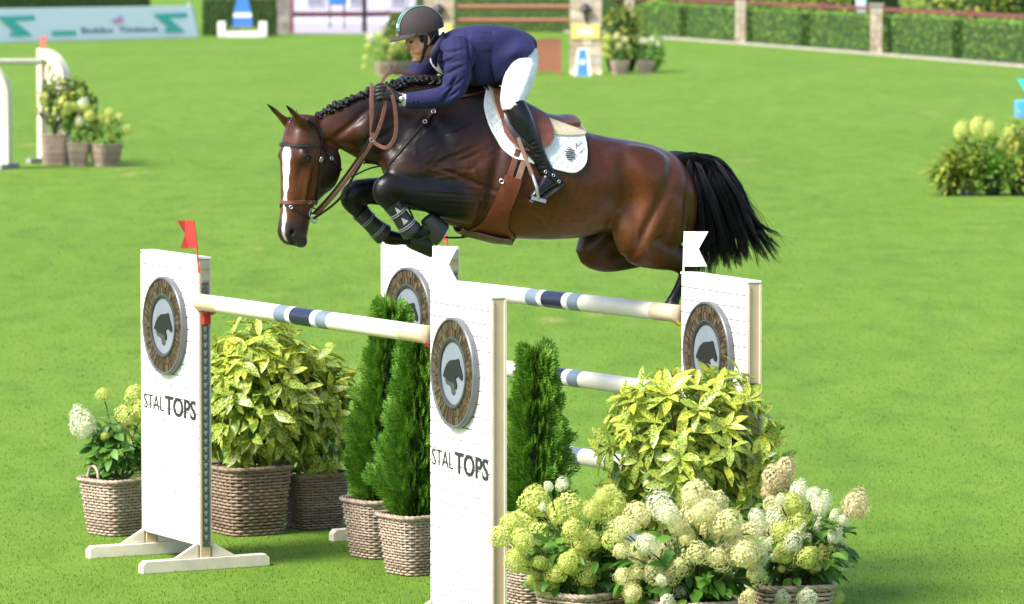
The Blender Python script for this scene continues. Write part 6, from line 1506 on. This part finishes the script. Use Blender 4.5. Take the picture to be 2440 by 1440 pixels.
# planter with blue marker cone
pl_ = thing('white_planter', 'low white planter box with small green plants', 'planter', PZ(578, 90)); M_BLU = plain('marker_blue', (.06, .20, .62), .5)
MB().box((0, 0, .16), (2.4, .5, .32)).build('trough', M_WHITE, pl_, bevel=.02)
for sx in (-1, 1): MB().box((sx * 1.02, 0, .42), (.40, .54, .75)).build('end_block', M_WHITE, pl_, bevel=.03)
rr = random.Random(5); Ms = [place((rr.uniform(-1, 1), rr.uniform(-1, 1), 1.2), (0, -1, .5), rr.uniform(.15, .3), Vector((rr.uniform(-.7, .8), rr.uniform(-.2, .2), .32))) for _ in range(160)]; TV, TF = leaf_arrays(.4, .2, .1, 2); V, F_ = stamp(TV, TF, Ms); tag(np_mesh('foliage', V, F_, M_SHY, pl_), kind='stuff')
cn = thing('marker_cone', 'tall blue and white marker cone standing in the white planter', 'marker', PZ(577, 90) + Vector((0, .45, 0)))
def fr_(mb, z0, z1, w0, w1, dp): mb.add([(-w0, -dp, z0), (w0, -dp, z0), (w0, dp, z0), (-w0, dp, z0), (-w1, -dp, z1), (w1, -dp, z1), (w1, dp, z1), (-w1, dp, z1)], [(3, 2, 1, 0), (4, 5, 6, 7), (0, 1, 5, 4), (1, 2, 6, 5), (2, 3, 7, 6), (3, 0, 4, 7)]); return mb
fr_(MB(), .02, 1.0, .53, .46, .12).build('lower_panel', M_BLU, cn); fr_(MB(), 1.0, 1.22, .455, .44, .121).build('white_band', M_WHITE, cn); fr_(MB(), 1.22, 2.2, .435, .20, .12).build('upper_panel', M_BLU, cn)
# ---- far jump at the left with arched wings
M_ARCH = plain('arch_cream', (.74, .66, .50), .6); M_ARCHS = plain('arch_grey', (.34, .32, .34), .6)
def arch(label, p, rz, flip=1, brace=True, w=.62, h=2.1):
    t = thing('arched_wing', label, 'jump wing', p, rz, 'arched wings of the far jump'); n = 14; tk = .22
    def path(o):
        out = [(0 + o, 0), (0 + o, h - .62)]; R = w - o; out = [(w - o, 0.0), (w - o, h - .62)]
        for i in range(n + 1): a = (PI / 2) * i / n; out.append(((w - o) * math.cos(a), h - .62 + (.62 - o) * math.sin(a)))
        return out
    po, pi_ = path(0), path(.17); mb = MB(); rings = []
    for (a, b) in zip(po, pi_): rings.append([Vector((flip * a[0], -tk / 2, a[1])), Vector((flip * b[0], -tk / 2, b[1])), Vector((flip * b[0], tk / 2, b[1])), Vector((flip * a[0], tk / 2, a[1]))])
    mb.loft(rings); mb.build('arch', M_ARCH, t)
    MB().box((flip * .05, 0, h / 2), (.10, tk + .01, h - .01)).build('post', M_ARCH, t)
    if brace:
        for i in range(3): a = .35 + i * .38; MB().bar((flip * .05, 0, h - .72), (flip * (w - .08) * math.cos(a), 0, h - .64 + .54 * math.sin(a)), .06, .07, (0, 1, 0)).build('brace', M_ARCH, t)
    for x in (.05, w - .05): MB().box((flip * x, 0, .05), (.10, .9, .09)).build('foot', M_ARCHS, t)
    return t
q = PZ(98, 388); arch('cream arched wing behind the potted shrub at the left', q, -.55)
q2 = PZ(-58, 402); arch('cream arched wing cut by the left edge of the photo', q2, -.25, 1, True, .66, 1.95)
ra_ = PY(8, 148, 82.2); rb_ = PY(92, 148, 82.9); o = MB().tube([ra_ - (rb_ - ra_), ra_, rb_], .06, 14).build('rail', M_ARCH, None, 40); tag(o, 'plain cream rail of the far jump at the left', 'rail')
flag(Vector((q.x, q.y, 2.06)), 0, plain('flag_coral', (.75, .16, .13), .7), 'small red flag on the arched wing in front of the banner', (0, 0), .26, (1, 0, 0))
g = PZ(130, 394); g.y += .15
aucuba('distant speckled shrub in a square basket beside the arched wing', g, (.22, 0, 1.12), (.52, .45, .52), 31, .55, .22, .25, M_WICK, .1, 40, (.14, .19), True, 'distant potted shrubs', .2)
def rnd_heads(g, n, rx, z0, z1, r, seed, kd='l'):
    rr = random.Random(seed); return [(Vector(g) + Vector((rr.uniform(-rx, rx), rr.uniform(-.2, .1), rr.uniform(z0, z1))), r * rr.uniform(.8, 1.15), kd if rr.random() < .8 else 'w') for _ in range(n)]
g = PZ(188, 397); hydrangea('distant lime hydrangea in the middle pale pot at the left', g, rnd_heads(g, 12, .26, .72, 1.16, .085, 5), 32, .42, .14, .19, M_WICK, .1, 90, True, True, (.26, .2, .3), .25, 'distant potted hydrangeas')
g = PZ(252, 397); hydrangea('distant lime hydrangea in the widest pot at the left', g, [(PY(x, y, g.y), r, 'l') for x, y, r in ((222, 300, .08), (240, 285, .09), (262, 270, .09), (285, 280, .085), (258, 290, .08), (230, 320, .075), (262, 310, .08), (305, 308, .075), (213, 330, .06), (270, 330, .06), (245, 340, .06), (256, 352, .07), (284, 346, .06), (236, 300, .08))], 33, .40, .19, .26, M_WICK, .55, 110, True, False, (.34, .25, .28), .2, 'distant potted hydrangeas')
# ---- far jump of stone with two brown rails
SY = PZ(1395, 177).y
def stone_wing(label, px0, px1, seed):
    a = PY(px0, 178, SY); b = PY(px1, 178, SY); w_ = b.x - a.x
    t = pillar(label, ((a.x + b.x) / 2, SY), w_, 2.75, seed, M_STONE, False, 9, 2, 'stone_wing', 'jump wing', 'stone wings of the far jump', 0, .28)
    MB().box((0, -.165, 1.42), (w_ * .86, .03, .50)).build('sign', M_YEL if False else plain('yellow_sign', (.78, .62, .16), .5), t); MB().box((0, -.19, 1.42), (w_ * .5, .02, .28)).build('sign_centre', plain('sign_pale', (.8, .76, .5), .5), t)
    MB().lathe([(.001, .24), (.05, .22), (.17, .08), (.22, .0), (.001, 0)], 14, Matrix.Translation((0, -.2, 2.12))).build('lantern_cap', M_IRON, t); MB().box((0, -.2, 1.92), (.10, .08, .40)).build('lantern_stem', M_IRON, t)
    for sx in (-1, 1): MB().box((sx * w_ * .42, -.1, .05), (.16, .9, .10)).build('foot', M_ARCH, t)
    return t
stone_wing('stone wing of the far jump right of the rider, with yellow sign', 1357, 1434, 21); stone_wing('stone wing of the far jump behind the rider helmet', 1010, 1083, 22)
M_RB = plain('rail_brown', (.30, .12, .065), .6)
for (y, lb) in ((17, 'upper brown rail of the far stone jump'), (49, 'lower brown rail of the far stone jump')):
    a, b = PY(1084, y, SY), PY(1356, y, SY); tag(MB().tube([a, (a + b) / 2, b], .075, 12).build('rail', M_RB, None, 40), lb, 'rail', 'brown rails of the far stone jump')
wp = thing('jump_wall', 'brown panel of the far stone jump with a dipped top', 'jump wall', PY(1212, 172, SY + .3)); wp.location.z = 0; a = PY(1090, 90, SY).x - wp.location.x; b = PY(1338, 90, SY).x - wp.location.x
top = [(a + (b - a) * i / 12, 1.10 + .14 * ((i - 6) / 6) ** 2 - (.08 if i in (12,) else 0)) for i in range(13)]; Mx = Matrix(((1, 0, 0), (0, 0, -1), (0, 1, 0))).to_4x4()
MB().prism([(a, .08)] + [(b, .08)] + top[::-1], -.06, .06, Mx).build('panel', M_RB, wp); MB().box((a + .1, 0, .04), (.2, .7, .08)).build('foot', M_RB, wp); MB().box((b - .1, 0, .04), (.2, .7, .08)).build('foot', M_RB, wp)
mk = thing('number_marker', 'white framed blue marker in front of the right stone wing', 'marker', PZ(1388, 182)); fr_(MB(), 0, .92, .30, .16, .06).build('frame', M_WHITE, mk); fr_(MB(), .02, .86, .18, .11, .066).build('blue_panel', plain('marker_mid_blue', (.07, .26, .60), .5), mk); MB().lathe([(.09, 0), (.09, .012), (.001, .013)], 16, Matrix.Translation((0, -.066, .46)) @ Matrix.Rotation(PI / 2, 4, 'X')).build('disc', M_WHITE, mk)
g = PZ(914, 179); hydrangea('distant pale hydrangea pot at the left of the stone jump, left of two', g, [(PY(x, y, g.y), r, k) for x, y, r, k in ((885, 90, .14, 'w'), (905, 85, .13, 'l'), (878, 112, .11, 'l'), (920, 100, .12, 'l'), (900, 125, .12, 'l'), (872, 140, .10, 'l'), (868, 160, .09, 'l'), (935, 120, .12, 'l'), (925, 138, .1, 'l'), (940, 105, .1, 'l'))], 34, .44, .22, .27, M_WICK, .2, 130, True, False, (.5, .35, .45), .35, 'distant potted hydrangeas')
g = PZ(955, 178); hydrangea('distant hydrangea pot behind the rider chin', g, rnd_heads(g, 10, .3, .7, 1.3, .11, 8), 35, .44, .2, .26, M_WICK, .2, 110, True, False, (.4, .3, .4), .35, 'distant potted hydrangeas')
g = PZ(948, 170); shrub('tall golden shrub behind the rider helmet', (g.x, g.y + .6), .75, .5, 2.35, 90, M_SHY, 900, .16, 'golden_shrub', 'distant golden shrubs')
g = PZ(1478, 172); shrub('tall dark golden shrub right of the stone wing', (g.x + .05, g.y + .7), .85, .6, 2.5, 91, M_SHY, 1300, .16, 'golden_shrub', 'distant golden shrubs'); shrub('leafy dark shrub low beside the tall golden one', (g.x + .95, g.y + .4), .55, .4, 1.45, 92, M_HEDGE, 800, .15, 'golden_shrub', 'distant golden shrubs')
g = PZ(1477, 178); hydrangea('distant hydrangea pot right of the stone wing', g, [(PY(x, y, g.y), r, k) for x, y, r, k in ((1448, 90, .13, 'l'), (1470, 88, .12, 'c'), (1490, 95, .11, 'c'), (1445, 112, .12, 'l'), (1475, 110, .12, 'c'), (1452, 135, .10, 'l'), (1442, 130, .09, 'l'), (1498, 115, .1, 'l'))], 36, .46, .22, .30, M_WICK, .2, 120, True, False, (.42, .3, .4), .3, 'distant potted hydrangeas')
g = PZ(1538, 175); hydrangea('distant white hydrangea pot farthest right of the stone jump', g, [(PY(x, y, g.y), r, 'w') for x, y, r in ((1540, 100, .1), (1555, 95, .1), (1568, 105, .09), (1530, 98, .09))], 37, .42, .22, .28, M_WICK, .2, 130, True, False, (.5, .35, .4), .25, 'distant potted hydrangeas')
# ---- pots and stand at the right edge
M_BPOT = plain('black_plastic', (.02, .022, .03), .4); M_VPOT = plain('violet_pot', (.14, .14, .28), .45)
for i, (x, m_, lb) in enumerate(((2262, M_BPOT, 'black plastic pot of leafy fern at the right edge, leftmost of its group'), (2307, M_VPOT, 'violet pot with yellow flower heads in the group at the right edge'), (2365, M_BPOT, 'black pot of dense leaves right of the violet pot'), (2425, M_BPOT, 'black pot of leaves cut by the right edge of the photo'))):
    g = PZ(x, 466); t = thing('potted_plant', lb, 'potted plant', g, 0, 'plants in pots at the right edge'); rr = random.Random(100 + i)
    MB().lathe([(.001, .005), (.11, .005), (.15, .24), (.16, .24), (.16, .27), (.14, .27), (.13, .22), (.001, .22)], 20).build('pot', m_, t, 40)
    Ms = []; H_ = (.55, .75, .70, .95)[i]
    for k in range(300):
        a = rr.random() * 6.28; u = rr.random(); p = Vector((math.cos(a) * .30 * u, math.sin(a) * .25 * u, .10 + rr.random() * H_ * (1.25 - .7 * u))); d = Vector((math.cos(a), math.sin(a), rr.uniform(-.3, 1.3))); Ms.append(place(d, (0, 0, 1), rr.uniform(.12, .26), p))
    TV, TF = leaf_arrays(.34, .5, .12, 4); V, F_ = stamp(TV, TF, Ms); tag(np_mesh('foliage', V, F_, (M_SHY, M_SHY, M_HEDGE, M_SHY)[i], t, True), kind='stuff')
    for (hx, hy, r) in {1: ((2292, 315, .13), (2330, 305, .13), (2358, 312, .12)), 2: ((2345, 325, .09), (2385, 350, .08)), 3: ((2408, 322, .13), (2430, 345, .12), (2400, 370, .08))}.get(i, ()): inst('flower_head', HEADS['l'][i % 3], t, Matrix.Translation(PY(hx, hy, g.y) - g) @ Matrix.Diagonal((r, r, r * 1.3, 1)))
q = PZ(2436, 440); st_ = thing('blue_stand', 'blue and teal stand cut by the right edge behind the pots', 'stand', (q.x + .08, q.y + 1.2, 0)); s0 = FPX / (q.y + 1.2)
def zz(py): return CAMH - (py + 86) / s0
MB().box((.05, 0, zz(340) / 2), (.14, .14, zz(278))).build('post', M_IRON, st_); MB().box((.10, 0, (zz(238) + zz(282)) / 2), (.36, .36, zz(238) - zz(282))).build('blue_box', plain('stand_blue', (.08, .36, .75), .5), st_, bevel=.03)
MB().prism([(-.06, zz(185)), (.35, zz(200)), (.35, zz(250)), (.10, zz(222))], -.03, .03, Mx).build('teal_arrow', plain('stand_teal', (.05, .60, .62), .5), st_)
